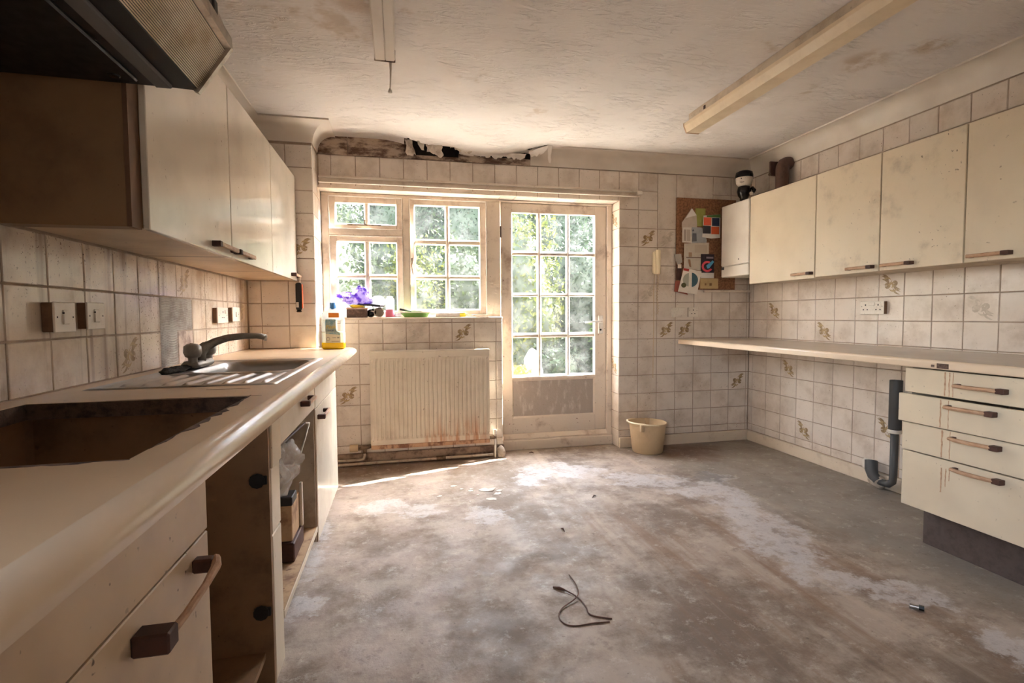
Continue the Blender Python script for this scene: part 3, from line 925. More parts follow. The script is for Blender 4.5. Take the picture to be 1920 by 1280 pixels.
flap('torn_paper', [[(.205,3.80,2.375),(.215,3.82,2.345),(.25,3.85,2.305),(.265,3.87,2.284)],[(.325,3.81,2.368),(.330,3.84,2.33),(.335,3.87,2.298),(.325,3.885,2.280)]], 'broad grey crumpled paper flap between the two ceiling holes', M['paper_dirty'], amp=.014, rag=.3, seed=4)
flap('torn_paper', [[(.57,3.86,2.345),(.575,3.895,2.330),(.58,3.910,2.300)],[(.97,3.85,2.335),(.965,3.895,2.318),(.96,3.910,2.290)]], 'long ragged white paper edge along the sagging ceiling', M['paper'], nu=30, amp=.008, rag=.7, seed=5)
flap('torn_paper', [[(.985,3.835,2.350),(1.0,3.85,2.33),(1.01,3.86,2.306)],[(1.125,3.765,2.388),(1.115,3.80,2.362),(1.085,3.83,2.330)]], 'slanting paper flap torn open at the right end', M['paper'], amp=.007, rag=.4, seed=6)
flap('torn_paper', [[(1.118,3.775,2.388),(1.124,3.80,2.33),(1.131,3.81,2.29),(1.138,3.81,2.262)],[(1.152,3.772,2.388),(1.150,3.80,2.33),(1.154,3.81,2.29),(1.148,3.81,2.258)]], 'thin white paper strip dangling lowest from the ceiling', M['paper'], nu=4, nv=14, amp=.004, seed=7)
flap('torn_paper', [[(.375,3.79,2.375),(.385,3.84,2.352),(.395,3.875,2.335)],[(.565,3.80,2.355),(.56,3.86,2.335),(.555,3.895,2.308)]], 'pinkish torn sheet curling down right of the second ceiling hole', M['paper_dirty'], nu=16, amp=.010, rag=.6, seed=9)
# ------------------------------------------------------------------ window and door joinery
def sash(parent, x0, x1, z0, z1, cols, rows, y0, y1, mat, bar=None):
    yb = (y0+y1)/2
    bar = bar or mat
    obj('stile', MB().cbox(x0, cols[0][0], y0, y1, z0, z1), mat, parent)
    obj('stile', MB().cbox(cols[-1][1], x1, y0, y1, z0, z1), mat, parent)
    zt, zb = max(r[1] for r in rows), min(r[0] for r in rows)
    obj('rail', MB().cbox(cols[0][0], cols[-1][1], y0, y1, zt, z1), mat, parent)
    obj('rail', MB().cbox(cols[0][0], cols[-1][1], y0, y1, z0, zb), mat, parent)
    for i in range(len(cols)-1):
        obj('glazing_bar', MB().cbox(cols[i][1], cols[i+1][0], y0+.006, y1, zb, zt, .004), bar, parent)
    rs = sorted(rows)
    for (a, b) in cols:
        for i in range(len(rs)-1):
            obj('glazing_bar', MB().cbox(a, b, y0+.008, y1, rs[i][1], rs[i+1][0], .004), bar, parent)
        for (c, d) in rs:
            obj('pane', MB().box(a-.004, b+.004, yb+.002, yb+.006, c-.004, d+.004), M['glass'], parent)
            # putty fillets round the glass, seen as pale lines
            for q in (MB().prism([(yb+.002, c), (yb-.008, c), (yb+.002, c+.009)], 'x', a, b),
                      MB().prism([(yb+.002, d), (yb-.008, d), (yb+.002, d-.007)], 'x', a, b)):
                obj('putty', q, M['putty'], parent)
            for q in (MB().prism([(a, yb+.002), (a, yb-.008), (a+.007, yb+.002)], 'z', c+.006, d-.006),
                      MB().prism([(b, yb+.002), (b, yb-.008), (b-.007, yb+.002)], 'z', c+.006, d-.006)):
                obj('putty', q, M['putty'], parent)

win = thing('window_1', 'old cream wooden casement window of small panes above the radiator', 'window', (.12, YW, SZ), kind='structure')
J = M['joinery']
FY0, FY1 = YW-.03, YW+.06
obj('head', MB().cbox(PX+.002, .80, FY0, FY1, 2.012, LZ-.001), J, win)
obj('jamb', MB().cbox(PX+.002, -.503, FY0, FY1, SZ, 2.012), J, win)
obj('mullion', MB().cbox(.037, .088, FY0, FY1, SZ+.018, 2.012), J, win)
obj('transom', MB().cbox(-.503, .037, FY0, FY1, 1.719, 1.772), J, win)
obj('post', MB().cbox(.692, .802, FY0, FY1, .10, 2.012), J, win)
obj('bottom_rail', MB().cbox(-.503, .692, FY0, FY1, SZ, 1.118), J, win)
obj('sill_board', MB().cbox(PX+.002, .79, YB-.004, FY0, SZ-.016, SZ), J, win)
SY0, SY1 = YW-.005, YW+.04
sash(win, -.502, .036, 1.773, 2.011, [(-.457,-.243),(-.217,-.007)], [(1.806,1.966)], SY0, SY1, J)
sash(win, -.502, .036, 1.119, 1.718, [(-.452,-.246),(-.213,-.008)], [(1.425,1.676),(1.142,1.400)], SY0, SY1, J)
sash(win, .089, .691, 1.119, 2.011, [(.127,.371),(.395,.641)], [(1.702,1.970),(1.422,1.670),(1.153,1.398)], SY0, SY1, J)
# pale bead round each opening light
for (a, b, c, d) in ((-.503,.037,1.772,2.012),(-.503,.037,1.118,1.719),(.088,.692,1.118,2.012)):
    for q in (MB().box(a, b, FY0-.003, FY0+.004, d-.006, d), MB().box(a, a+.006, FY0-.003, FY0+.004, c, d), MB().box(b-.006, b, FY0-.003, FY0+.004, c, d)):
        obj('bead', q, M['putty'], win)
st = obj('casement_stay', MB().cbox(-.37, -.12, FY0-.012, FY0-.004, 1.792, 1.802, .002), M['brass'], win)
obj('stay_peg', MB().tube([(-.24,FY0-.004,1.80),(-.24,FY0-.012,1.835)], .006, 8), M['brass'], st)
ch = obj('casement_fastener', MB().cbox(.10, .116, FY0+.018, FY0+.03, 1.50, 1.56, .003), M['brass'], win)
obj('lever', MB().tube([(.108,FY0+.014,1.53),(.104,FY0,1.49),(.112,FY0-.002,1.43)], [.008,.007,.005], 8), M['brass'], ch)

door = thing('door_1', 'flaking cream back door with twelve small panes and a bare lower panel', 'door', (1.26, YW, .1), kind='structure')
JD = M['joinery_door']
DY0, DY1 = YW-.004, YW+.04
cols = [(.902,1.124),(1.147,1.375),(1.395,1.62)]
rows = [(1.620,1.940),(1.276,1.597),(.947,1.260),(.600,.922)]
obj('jamb', MB().cbox(1.724, RX-.002, FY0+.01, FY1, .0, 2.018), JD, door)
obj('head', MB().cbox(.803, RX-.002, FY0+.01, FY1, 2.018, LZ-.001), JD, door)
# leaf
obj('stile', MB().cbox(.812, .902, DY0, DY1, .128, 2.014), JD, door)
obj('stile', MB().cbox(1.62, 1.720, DY0, DY1, .128, 2.014), JD, door)
obj('rail', MB().cbox(.902, 1.62, DY0, DY1, 1.940, 2.014), JD, door)
obj('rail', MB().cbox(.902, 1.62, DY0, DY1, .128, .258), JD, door)
obj('rail', MB().cbox(.902, 1.62, DY0, DY1, .578, .600), JD, door)
yb = (DY0+DY1)/2
for i in range(2):
    obj('glazing_bar', MB().cbox(cols[i][1], cols[i+1][0], DY0+.006, DY1, .600, 1.940, .005), JD, door)
rs = sorted(rows)
for (a, b) in cols:
    for i in range(3):
        obj('glazing_bar', MB().cbox(a, b, DY0+.008, DY1, rs[i][1], rs[i+1][0], .005), JD, door)
    for (c, d) in rs:
        obj('pane', MB().box(a-.004, b+.004, yb+.002, yb+.006, c-.004, d+.004), M['glass'], door)
        obj('putty', MB().prism([(yb+.002, c), (yb-.012, c), (yb+.002, c+.016)], 'x', a, b).rough(.0025, 40, c), M['putty'], door)
        for q in (MB().prism([(a, yb+.002), (a, yb-.010), (a+.009, yb+.002)], 'z', c+.01, d-.004), MB().prism([(b, yb+.002), (b, yb-.010), (b-.009, yb+.002)], 'z', c+.01, d-.004)):
            obj('putty', q, M['putty'], door)
obj('lower_panel', MB().cbox(.902, 1.62, DY0+.012, DY1-.008, .258, .578, .002), M['bare_panel'], door)
for q in (MB().prism([(DY0+.012,.258),(DY0,.258),(DY0+.012,.272)], 'x', .902, 1.62), MB().prism([(DY0+.012,.578),(DY0,.578),(DY0+.012,.564)], 'x', .902, 1.62)):
    obj('moulding', q, JD, door)
for q in (MB().prism([(.902,DY0+.012),(.902,DY0),(.914,DY0+.012)], 'z', .258, .578), MB().prism([(1.62,DY0+.012),(1.62,DY0),(1.608,DY0+.012)], 'z', .258, .578)):
    obj('moulding', q, JD, door)
obj('weather_bar', MB().prism([(DY0-.002,.128),(DY0-.032,.098),(DY0-.032,.088),(DY0+.03,.088),(DY0+.03,.128)], 'x', .815, 1.722), J, door)
obj('threshold', MB().cbox(.803, RX-.002, DY0-.04, 4.16, .0, .084, .006).rough(.003, 12), JD, door)
hp = obj('handle_plate', MB().cbox(1.648, 1.692, DY0-.010, DY0, .948, 1.102, .004), M['door_metal'], door)
obj('lever', MB().tube([(1.668,DY0-.012,1.052),(1.668,DY0-.045,1.052),(1.65,DY0-.05,1.052),(1.58,DY0-.05,1.050),(1.515,DY0-.046,1.044)], [.009,.009,.009,.008,.006], 10), M['door_metal'], hp, smooth=True)
obj('keyhole', MB().lathe([(.0005,-.0005),(.009,-.0005),(.009,.001)], 12, (1.668,DY0-.0105,.982), 'y'), M['hole'], hp)
for z in (1.78, .42):
    obj('hinge', MB().tube([(.808,DY0-.006,z-.045),(.808,DY0-.006,z+.045)], .008, 8), M['wood_dark'], door)

# ------------------------------------------------------------------ garden seen through the glass
gr = obj('garden_ground', MB().box(-9, 12, 4.13, 16, -.25, -.13), M['soil'])  # added pale paving, out of view, throws sunlight up to the ceiling
tag(gr, 'bare garden earth outside the back door', 'ground', kind='structure')
rng = np.random.default_rng(3)
def foliage(c, rad, n, size, hollow=.55):
    mb = MB()
    d = rng.normal(size=(n, 3)); d /= np.linalg.norm(d, axis=1)[:, None]
    rr = hollow+(1.08-hollow)*rng.random(n)**.6
    lump = 1+.18*np.sin(d[:,0]*6+c[0]*5)*np.sin(d[:,2]*7+c[1]*3)+.10*np.sin(d[:,1]*13+c[0])
    P = np.array(c)+d*rr[:, None]*lump[:, None]*np.array(rad)
    P[:, 2] = np.maximum(P[:, 2], -.1)
    a = rng.normal(size=(n, 3)); a /= np.linalg.norm(a, axis=1)[:, None]
    b = np.cross(a, d+.6*rng.normal(size=(n, 3))); b /= np.linalg.norm(b, axis=1)[:, None]+1e-6
    s = size*(.6+.8*rng.random(n))[:, None]
    q = np.stack([P-a*s, P+b*s*.42, P+a*s, P-b*s*.42], 1)
    mb.v = [tuple(x) for x in q.reshape(-1, 3)]
    mb.f = [(4*i, 4*i+1, 4*i+2, 4*i+3) for i in range(n)]
    return mb
def shrub(name, c, rad, n, size, mat, label, core=True, group='shrubs outside the window'):
    t = thing(name, label, 'shrub', (c[0], c[1], -.13), group)
    f = obj('foliage', foliage(c, rad, n, size), mat, t); f['kind'] = 'stuff'
    if core:
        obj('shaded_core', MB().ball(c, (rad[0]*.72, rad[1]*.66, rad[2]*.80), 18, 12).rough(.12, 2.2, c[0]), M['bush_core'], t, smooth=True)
    obj('stem', MB().tube([(c[0],c[1],-.13),(c[0]+.04,c[1],.3),(c[0]-.03,c[1]+.02,max(.4,c[2]))], [.035,.03,.015], 7), M['wood_dark'], t)
    return t
hedge_x = [-5.2,-3.9,-2.6,-1.3,0.1,1.4,2.7,4.0,5.3,6.6]
for i, x in enumerate(hedge_x):
    shrub('garden_hedge', (x, 8.4+.3*math.sin(i*2.1), 1.75), (1.15,.8,2.05+.12*math.sin(i*1.7)), 23400, .03, M['leaf2'],
          'tall dark hedge bush along the far end of the garden', group='hedge bushes at the end of the garden')
shrub('garden_shrub', (-.95,6.0,1.25), (.75,.5,1.25), 7800, .03, M['leaf1'], 'leafy green shrub seen through the left-hand window panes')
shrub('garden_shrub', (.18,6.25,.95), (.42,.4,1.0), 5200, .03, M['leaf3'], 'lime-leaved shrub behind the window mullion')
shrub('garden_shrub', (.75,6.6,1.1), (.6,.45,1.05), 6760, .03, M['leaf1'], 'mid green shrub behind the right-hand casement')
shrub('garden_shrub', (1.55,6.0,1.0), (.38,.36,1.35), 5720, .03, M['leaf3'], 'yellow-green shrub seen through the left column of door panes')
shrub('garden_shrub', (2.35,6.6,1.0), (.55,.4,1.3), 6760, .03, M['leaf2'], 'dark shrub seen through the middle column of door panes')
shrub('garden_shrub', (2.55,5.6,.5), (.34,.3,.72), 5720, .03, M['leaf5'], 'bright arching shrub low behind the right door panes')
shrub('garden_shrub', (3.2,6.4,1.1), (.5,.4,1.3), 5720, .03, M['leaf1'], 'shrub nearest the right edge of the door glass')
shrub('garden_shrub', (1.75,5.55,.28), (.36,.25,.52), 3900, .03, M['leaf2'], 'low dark shrub behind the bottom row of door panes')
fl = thing('flowering_plant', 'low plant with bright yellow flowers behind the bottom left door pane', 'plant', (1.24,5.2,-.13))
ff = obj('foliage', foliage((1.24,5.2,.16), (.15,.12,.3), 500, .035), M['leaf5'], fl); ff['kind'] = 'stuff'
ff = obj('blossom', foliage((1.22,5.12,.50), (.10,.07,.09), 160, .03), M['leaf4'], fl); ff['kind'] = 'stuff'
fl2 = thing('flowering_plant', 'yellow flowers among the leaves at the right of the door glass', 'plant', (2.65,6.0,-.13))
ff = obj('foliage', foliage((2.65,6.0,.7), (.2,.15,.8), 700, .045), M['leaf5'], fl2); ff['kind'] = 'stuff'
ff = obj('blossom', foliage((2.62,5.85,1.35), (.14,.1,.28), 110, .035), M['leaf4'], fl2); ff['kind'] = 'stuff'
po = obj('garden_stone', MB().ball((1.40,5.35,.30), (.10,.08,.46), 10, 8).rough(.05, 7, 2), grimy('garden_stone', (120,114,104), (84,80,70), .6, 8, rough=.9), smooth=True)
tag(po, 'pale upright garden stone behind the bottom left door pane', 'stone')
gw = thing('garden_wall', 'low red brick garden edging behind the bottom right door pane', 'wall', (2.1, 5.15, -.13))
for r_ in range(5):
    for k in range(5):
        x = 1.65+k*.225+(.11 if r_ % 2 else 0)
        obj('brick', MB().cbox(x, x+.215, 5.1, 5.2, -.13+r_*.075, -.13+r_*.075+.065, .005), M['brick'], gw)
# ------------------------------------------------------------------ left-hand run
WT, WU = .893, .853          # worktop top and underside
NX = -.292                   # nose of the worktop
wt = thing('worktop', 'long cream laminate worktop with a rounded nose and a rough cut hob opening', 'worktop', (-.64, 2.0, WU))
HX0, HX1, HY0, HY1 = -.915, -.402, .868, 1.50
KX0, KX1, KY0, KY1 = -.885, -.425, 1.765, 2.735
YN = -.6
wm = MB()
wm.box(XL-.003, HX0, YN, YP, WU, WT)
wm.box(HX0, HX1, YN, HY0, WU, WT); wm.box(HX0, HX1, HY1, KY0, WU, WT); wm.box(HX0, HX1, KY1, YP, WU, WT)
wm.box(HX0, KX0, KY0, KY1, WU, WT); wm.box(KX1, HX1, KY0, KY1, WU, WT)
wm.box(HX1, -.335, YN, YP, WU, WT)
slab = obj('slab', wm, M['worktop'], wt)
nose = [(-.335,WT)]
for i in range(9):
    a = math.pi/2*i/8
    nose.append((-.335+.043*math.sin(a), WT-.026+.026*math.cos(a)))
nose += [(-.294,WU+.004),(-.300,WU),(-.335,WU)]
obj('nose', MB().prism(nose, 'y', YN, YP-.012), M['worktop_nose'], wt, smooth=True, angle=40)
# raw edge of the hob opening and the worn laminate round it
for q in (MB().box(HX0,HX0+.003,HY0,HY1,WU,WT-.001), MB().box(HX1-.003,HX1,HY0,HY1,WU,WT-.001), MB().box(HX0,HX1,HY0,HY0+.003,WU,WT-.001), MB().box(HX0,HX1,HY1-.003,HY1,WU,WT-.001)):
    obj('raw_edge', q, M['chipboard'], wt)
def worn(poly, z):
    return MB().prism(poly, 'z', z, z+.0006)
def jag(x0, x1, y, w, n, seed, vert=False):
    rnd = random.Random(seed)
    a = [(x0+(x1-x0)*i/n, y) for i in range(n+1)]
    b = [(x0+(x1-x0)*i/n, y+w*rnd.uniform(.15, 1)*math.sin(math.pi*(i+.5)/(n+1))) for i in range(n, -1, -1)]
    p = a+b
    return [(v, u) for (u, v) in p] if vert else p
obj('worn_edge', worn(jag(.93, 1.52, HX1+.0005, .022, 24, 1, True), WT-.0001), M['cut_stain'], wt)
obj('worn_edge', worn(jag(-.62, -.40, HY0-.0005, -.016, 14, 2), WT-.0001), M['cut_stain'], wt)
obj('worn_edge', worn(jag(-.74, -.37, HY1+.0005, .008, 16, 3), WT-.0001), M['cut_stain'], wt)
obj('worn_edge', worn(jag(-.56, -.44, 1.66, .008, 9, 4), WT-.0001), M['cut_stain'], wt)
# steel sink top
sk = thing('sink', 'stainless steel inset sink with ribbed drainer on the left worktop', 'sink', (-.65, 2.25, WT))
SX0, SX1, SY0_, SY1_ = -.917, -.385, 1.735, 2.765
def sst(t):
    t = max(0, min(1, t)); return t*t*(3-2*t)
def sinkz(x, y):
    z = WT+.0045
    # outer rolled edge
    e = min(x-SX0, SX1-x, y-SY0_, SY1_-y)
    z -= .0042*(1-sst(e/.010))
    inn = min(x-(SX0+.03), (SX1-.028)-x, y-(SY0_+.025), (SY1_-.03)-y)
    z -= .006*sst(inn/.012)
    # drainer ribs along y
    if SY0_+.05 < y < 2.16 and SX0+.06 < x < SX1-.045:
        ph = (x-(SX0+.06))/.058
        rib = max(0, math.sin(ph*2*math.pi))**2
        z += .009*rib*sst((y-SY0_-.05)/.03)*sst((2.16-y)/.05)
        z -= .006*sst((y-SY0_)/.5)
    # bowl with rounded corners
    bx0, bx1, by0, by1, rr = -.815, -.430, 2.205, 2.715, .085
    dx = max(bx0+rr-x, x-(bx1-rr), 0); dy = max(by0+rr-y, y-(by1-rr), 0)
    din = rr-math.hypot(dx, dy)
    if din > -.02:
        z -= .165*sst((din+.004)/.035)
    return z
smb = MB()
xs_ = np.linspace(SX0, SX1, 96); ys_ = np.linspace(SY0_, SY1_, 150)
for yv in ys_:
    for xv in xs_:
        smb.v.append((xv, yv, sinkz(xv, yv)))
for j in range(149):
    for i in range(95):
        smb.f.append((j*96+i, j*96+i+1, (j+1)*96+i+1, (j+1)*96+i))
obj('drainer_and_bowl', smb, M['steel'], sk, smooth=True)
obj('waste', MB().lathe([(.0,0),(.022,.001),(.034,.004),(.036,0)], 18, (-.62,2.46,WT-.163)), M['steel_bowl'], sk, smooth=True)
# mixer tap
tp = thing('mixer_tap', 'limescaled swan-neck mixer tap with two round heads behind the sink', 'tap', (-.845, 2.43, WT))
obj('body', MB().cbox(-.885, -.815, 2.34, 2.54, WT+.001, WT+.032, .012).rough(.003, 40), M['tap'], tp, smooth=True)
for yy, nm in ((2.36, 'a'), (2.535, 'b')):
    hd = obj('tap_head', MB().lathe([(.017,.0),(.019,.03),(.03,.036),(.036,.052),(.034,.078),(.02,.088),(.0,.09)], 8, (-.842, yy, WT+.016)), M['tap_knob'], tp, smooth=True, angle=50)
    obj('cap', MB().lathe([(.0,.0921),(.009,.0918),(.010,.0875)], 12, (-.842, yy, WT+.016)), M['white_plastic'], hd, smooth=True)
obj('spout', MB().tube([(-.845,2.445,WT+.02),(-.842,2.447,.955),(-.825,2.455,.978),(-.79,2.468,1.000),(-.745,2.49,1.016),(-.69,2.515,1.022),(-.64,2.54,1.021),(-.605,2.556,1.014)], [.024,.023,.021,.018,.016,.0145,.0135,.0135], 12), M['tap'], tp, smooth=True)
obj('nozzle', MB().tube([(-.612,2.553,1.011),(-.602,2.558,1.010)], .0142, 12), M['white_plastic'], tp, smooth=True)
gm = obj('grime_lump', MB().ball((-.87,2.27,WT+.006), (.034,.12,.012), 18, 8).rough(.014, 40, 3), M['grime'], smooth=True)
tag(gm, 'black caked grime behind the drainer at the foot of the tap', 'dirt')

# base units (fronts at x = -.38)
FX = -.38
def bar_handle_left(parent, y0, y1, z, x=FX, out=.034, mat=None):
    """wooden pull running along y on a +x facing front"""
    h = obj('handle', MB().cbox(x+out-.012, x+out, y0+.022, y1, z-.009, z+.009, .003), mat or M['wood'], parent)
    obj('handle_post', MB().cbox(x, x+out+.001, y0, y0+.024, z-.0105, z+.0105, .002), M['wood_dark'], h)
    obj('handle_post', MB().cbox(x, x+out-.010, y1-.02, y1-.002, z-.009, z+.009, .002), M['wood_dark'], h)
    return h
b1 = thing('base_cabinet', 'near left double base unit under the hob opening with one door gone', 'cabinet', (-.66, .95, 0), 'left base units')
S1, S2 = .30, 1.618
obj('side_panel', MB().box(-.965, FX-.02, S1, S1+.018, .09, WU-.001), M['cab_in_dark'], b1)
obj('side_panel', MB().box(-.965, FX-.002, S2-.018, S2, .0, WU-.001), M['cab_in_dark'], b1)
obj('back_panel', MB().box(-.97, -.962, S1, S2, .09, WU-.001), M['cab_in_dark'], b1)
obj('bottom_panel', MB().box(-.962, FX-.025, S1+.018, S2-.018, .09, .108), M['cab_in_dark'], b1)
obj('partition', MB().box(-.962, FX-.02, 1.088, 1.104, .108, .70), M['cab_soil'], b1)
obj('dust_panel', MB().box(-.962, FX-.025, S1+.018, 1.105, .700, .706), M['hardboard'], b1)
obj('plinth', MB().box(-.46, -.44, S1, 1.09, 0, .09), M['plinth'], b1)
obj('drawer_front', MB().cbox(FX-.018, FX, S1, 1.106, .688, WU-.004, .002), M['cab_soil'], b1)
d1 = obj('door', MB().cbox(FX-.018, FX, S1, 1.106, .08, .684, .002), M['cab_soil'], b1)
hb = obj('handle', MB().tube([(FX+.042,.822,.640),(FX+.046,.87,.643),(FX+.047,.95,.646),(FX+.044,1.015,.650),(FX+.034,1.045,.650)], [.007,.0065,.006,.009,.009], 8).rough(.002, 60), M['wood'], d1)
obj('handle_post', MB().cbox(FX, FX+.05, .800, .834, .622, .654, .003), M['wood_dark'], hb)
obj('handle_post', MB().cbox(FX, FX+.034, 1.022, 1.044, .634, .660, .003), M['wood_dark'], hb)
for z in (.63, .235):
    hp_ = obj('hinge_plate', MB().cbox(-.432, FX-.006, S2-.026, S2-.018, z-.013, z+.013, .002), M['black'], b1)
    obj('plate_wing', MB().lathe([(.0,0),(.022,0),(.022,.006),(.0,.008)], 10, (-.412, S2-.030, z), 'y'), M['black'], hp_)
# filler stile
fs_ = thing('filler_stile', 'upright cream filler piece between the open unit and the false drawer', 'panel', (FX, 1.68, 0))
obj('upper_board', MB().cbox(FX-.018, FX+.004, 1.622, 1.738, .655, WU-.003, .003), M['cab'], fs_)
obj('lower_board', MB().cbox(FX-.018, FX-.001, 1.620, 1.732, .455, .654, .003), M['cab'], fs_)
obj('lower_board', MB().cbox(FX-.018, FX-.001, 1.620, 1.732, 0.0, .451, .003), M['cab'], fs_)
# middle unit
b2 = thing('base_cabinet', 'middle left base unit with a false drawer front and no door below', 'cabinet', (-.66, 2.08, 0), 'left base units')
obj('side_panel', MB().box(-.965, FX-.02, 1.742, 1.758, .10, WU-.001), M['cab_in'], b2)
obj('side_panel', MB().box(-.965, FX-.006, 2.428, 2.446, .08, WU-.001), M['cab_in'], b2)
obj('back_panel', MB().box(-.97, -.962, 1.742, 2.446, .10, WU-.001), M['cab_in'], b2)
obj('bottom_panel', MB().box(-.962, FX-.004, 1.758, 2.428, .128, .148), M['cab_floor'], b2)
obj('front_edge', MB().cbox(FX-.004, FX, 1.742, 2.428, .126, .152, .002), M['cab'], b2)
obj('plinth', MB().box(-.46, -.44, 1.742, 2.446, 0, .128), M['plinth'], b2)
df = obj('drawer_front', MB().cbox(FX-.018, FX, 1.744, 2.434, .694, WU-.006, .002), M['cab_white'], b2)
bar_handle_left(df, 2.10, 2.275, .768)
# end unit
b3 = thing('base_cabinet', 'far left base unit with closed drawer and door next to the radiator', 'cabinet', (-.66, 2.84, 0), 'left base units')
obj('side_panel', MB().box(-.965, FX-.02, 2.450, 2.466, .09, WU-.001), M['cab_in'], b3)
obj('side_panel', MB().box(-.965, FX-.02, 3.205, 3.222, .0, WU-.001), M['cab_white'], b3)
obj('back_panel', MB().box(-.97, -.962, 2.450, 3.222, .09, WU-.001), M['cab_in'], b3)
obj('bottom_panel', MB().box(-.962, FX-.02, 2.466, 3.205, .09, .108), M['cab_in'], b3)
obj('plinth', MB().box(-.46, -.44, 2.46, 3.205, 0, .09), M['plinth'], b3)
dr = obj('drawer_front', MB().cbox(FX-.018, FX, 2.452, 3.226, .688, WU-.006, .002), M['cab_white'], b3)
dd = obj('door', MB().cbox(FX-.018, FX, 2.452, 3.226, .074, .684, .002), M['cab_white'], b3)
bar_handle_left(dd, 2.50, 2.70, .640)
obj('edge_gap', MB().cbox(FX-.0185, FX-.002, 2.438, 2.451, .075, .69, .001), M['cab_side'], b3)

# things left in the open middle unit
def crumple(name, c, r, mat, label, cat, seed, amp=.35, freq=9, n=40, m=26, group=None):
    mb = MB().ball(c, r, n, m)
    mx = max(r)
    mb.rough(mx*amp, freq, seed).rough(mx*amp*.35, freq*2.7, seed+3)
    mb.v = [(a, b, max(z_, c[2]-r[2])) for (a, b, z_) in mb.v]
    o = obj(name, mb, mat, smooth=True, angle=28)
    return tag(o, label, cat, group)
bag = crumple('plastic_bag', (-.42,1.99,.555), (.035,.16,.095), M['bag_clear'], 'crumpled clear plastic bag hanging in the open base unit', 'bag', 5, .3, 11)
wr = thing('wire_rack', 'bent white wire rack hooked inside the open base unit', 'rack', (-.5,2.2,.6))
obj('wire', MB().tube([(-.62,1.80,.665),(-.46,1.80,.668),(-.405,1.86,.668),(-.40,2.30,.655)], .004, 6), M['wood_dark'], wr)
obj('wire', MB().tube([(-.395,2.37,.640),(-.398,2.30,.60),(-.41,2.18,.52),(-.415,2.13,.486)], .004, 6), M['white_plastic'], wr)
ho = obj('wire', MB().tube([(-.40,2.30,.655),(-.395,2.37,.640),(-.60,2.41,.640)], .004, 6), M['white_plastic'], wr)
bx = thing('wooden_block', 'small dark-topped wooden box standing in the open base unit', 'box', (-.45,2.2,.149))
obj('body', MB().cbox(-.52,-.425,2.11,2.27,.225,.370,.003), M['cab_floor'], bx)
obj('base', MB().cbox(-.53,-.415,2.09,2.29,.149,.225,.004), M['wood_dark'], bx)
obj('lid', MB().cbox(-.525,-.42,2.10,2.19,.370,.405,.003), M['black'], bx)
obj('frame_strip', MB().cbox(-.424,-.412,2.26,2.28,.225,.41,.002), M['white_plastic'], bx)
for k, (x, y, l, a, lb) in enumerate(((-.50,1.95,.07,.4,'curled brown scrap on the base of the open unit, beside the wooden box'),(-.46,1.82,.05,1.7,'red-brown scrap near the front of the open unit'))):
    s = obj('scrap', MB().tube([(x-l*math.cos(a)/2,y-l*math.sin(a)/2,.152),(x,y+.01,.160),(x+l*math.cos(a)/2,y+l*math.sin(a)/2,.152)], [.003,.007,.003], 6), M['wood_dark'])
    tag(s, lb, 'debris')

# ------------------------------------------------------------------ left wall cupboards
UX, UB, UT = -.667, 1.354, 2.046
ub = [(1.606,2.318),(2.321,3.016),(3.019,3.708)]
ulab = ['wall cupboard next to the cooker hood, with a brown greasy side','middle wall cupboard over the sink with pale smeared door','far wall cupboard over the worktop end, with a torch hanging from its handle']
for i, (a, b) in enumerate(ub):
    t = thing('wall_cabinet', ulab[i], 'cupboard', (-.82, (a+b)/2, UB), 'left wall cupboards')
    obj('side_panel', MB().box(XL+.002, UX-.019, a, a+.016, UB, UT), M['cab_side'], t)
    obj('side_panel', MB().box(XL+.002, UX-.019, b-.016, b, UB, UT), M['cab_in'], t)
    obj('top_panel', MB().box(XL+.002, UX-.019, a+.016, b-.016, UT-.016, UT), M['cab_in'], t)
    obj('bottom_panel', MB().box(XL+.002, UX-.019, a+.016, b-.016, UB, UB+.016), M['cab_soil'], t)
    obj('back_panel', MB().box(XL+.002, XL+.008, a+.016, b-.016, UB+.016, UT-.016), M['cab_in'], t)
    d = obj('door', MB().cbox(UX-.018, UX, a+.0022, b-.0022, UB-.004, UT, .002), M['cab_white'], t)
    hy = [(2.085,2.315),(2.335,2.57),(3.50,3.70)][i]
    bar_handle_left(d, hy[0], hy[1], 1.379, UX, .03, M['wood'])
    if i == 0:
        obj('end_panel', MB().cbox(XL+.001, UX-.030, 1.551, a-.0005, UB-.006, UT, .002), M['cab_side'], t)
        obj('edge_strip', MB().box(UX-.030, UX-.0185, 1.551, a-.0005, UB-.006, UT), M['brown_edge'], t)  # brown strip; shade on the panel's edge face is put into its colour

# hanging lighter / torch
lt = thing('pocket_torch', 'black and orange pocket torch hanging from the far cupboard handle', 'torch', (-.645, 3.66, 1.14))
obj('body', MB().cbox(-.672,-.634,3.645,3.675,1.150,1.335,.009), M['black'], lt, smooth=True, angle=40)
obj('orange_strip', MB().cbox(-.6345,-.627,3.650,3.670,1.165,1.325,.003), plain('orange_rubber', (214,96,44), .5), lt)
obj('base_cap', MB().cbox(-.670,-.636,3.647,3.673,1.138,1.151,.006), M['black_gloss'], lt)
obj('label_patch', MB().box(-.668,-.652,3.6440,3.6452,1.17,1.205), M['white_plastic'], lt)
obj('cord', MB().tube([(-.645,3.66,1.335),(-.645,3.66,1.36),(-.642,3.68,1.374)], .003, 6), M['white_plastic'], lt)

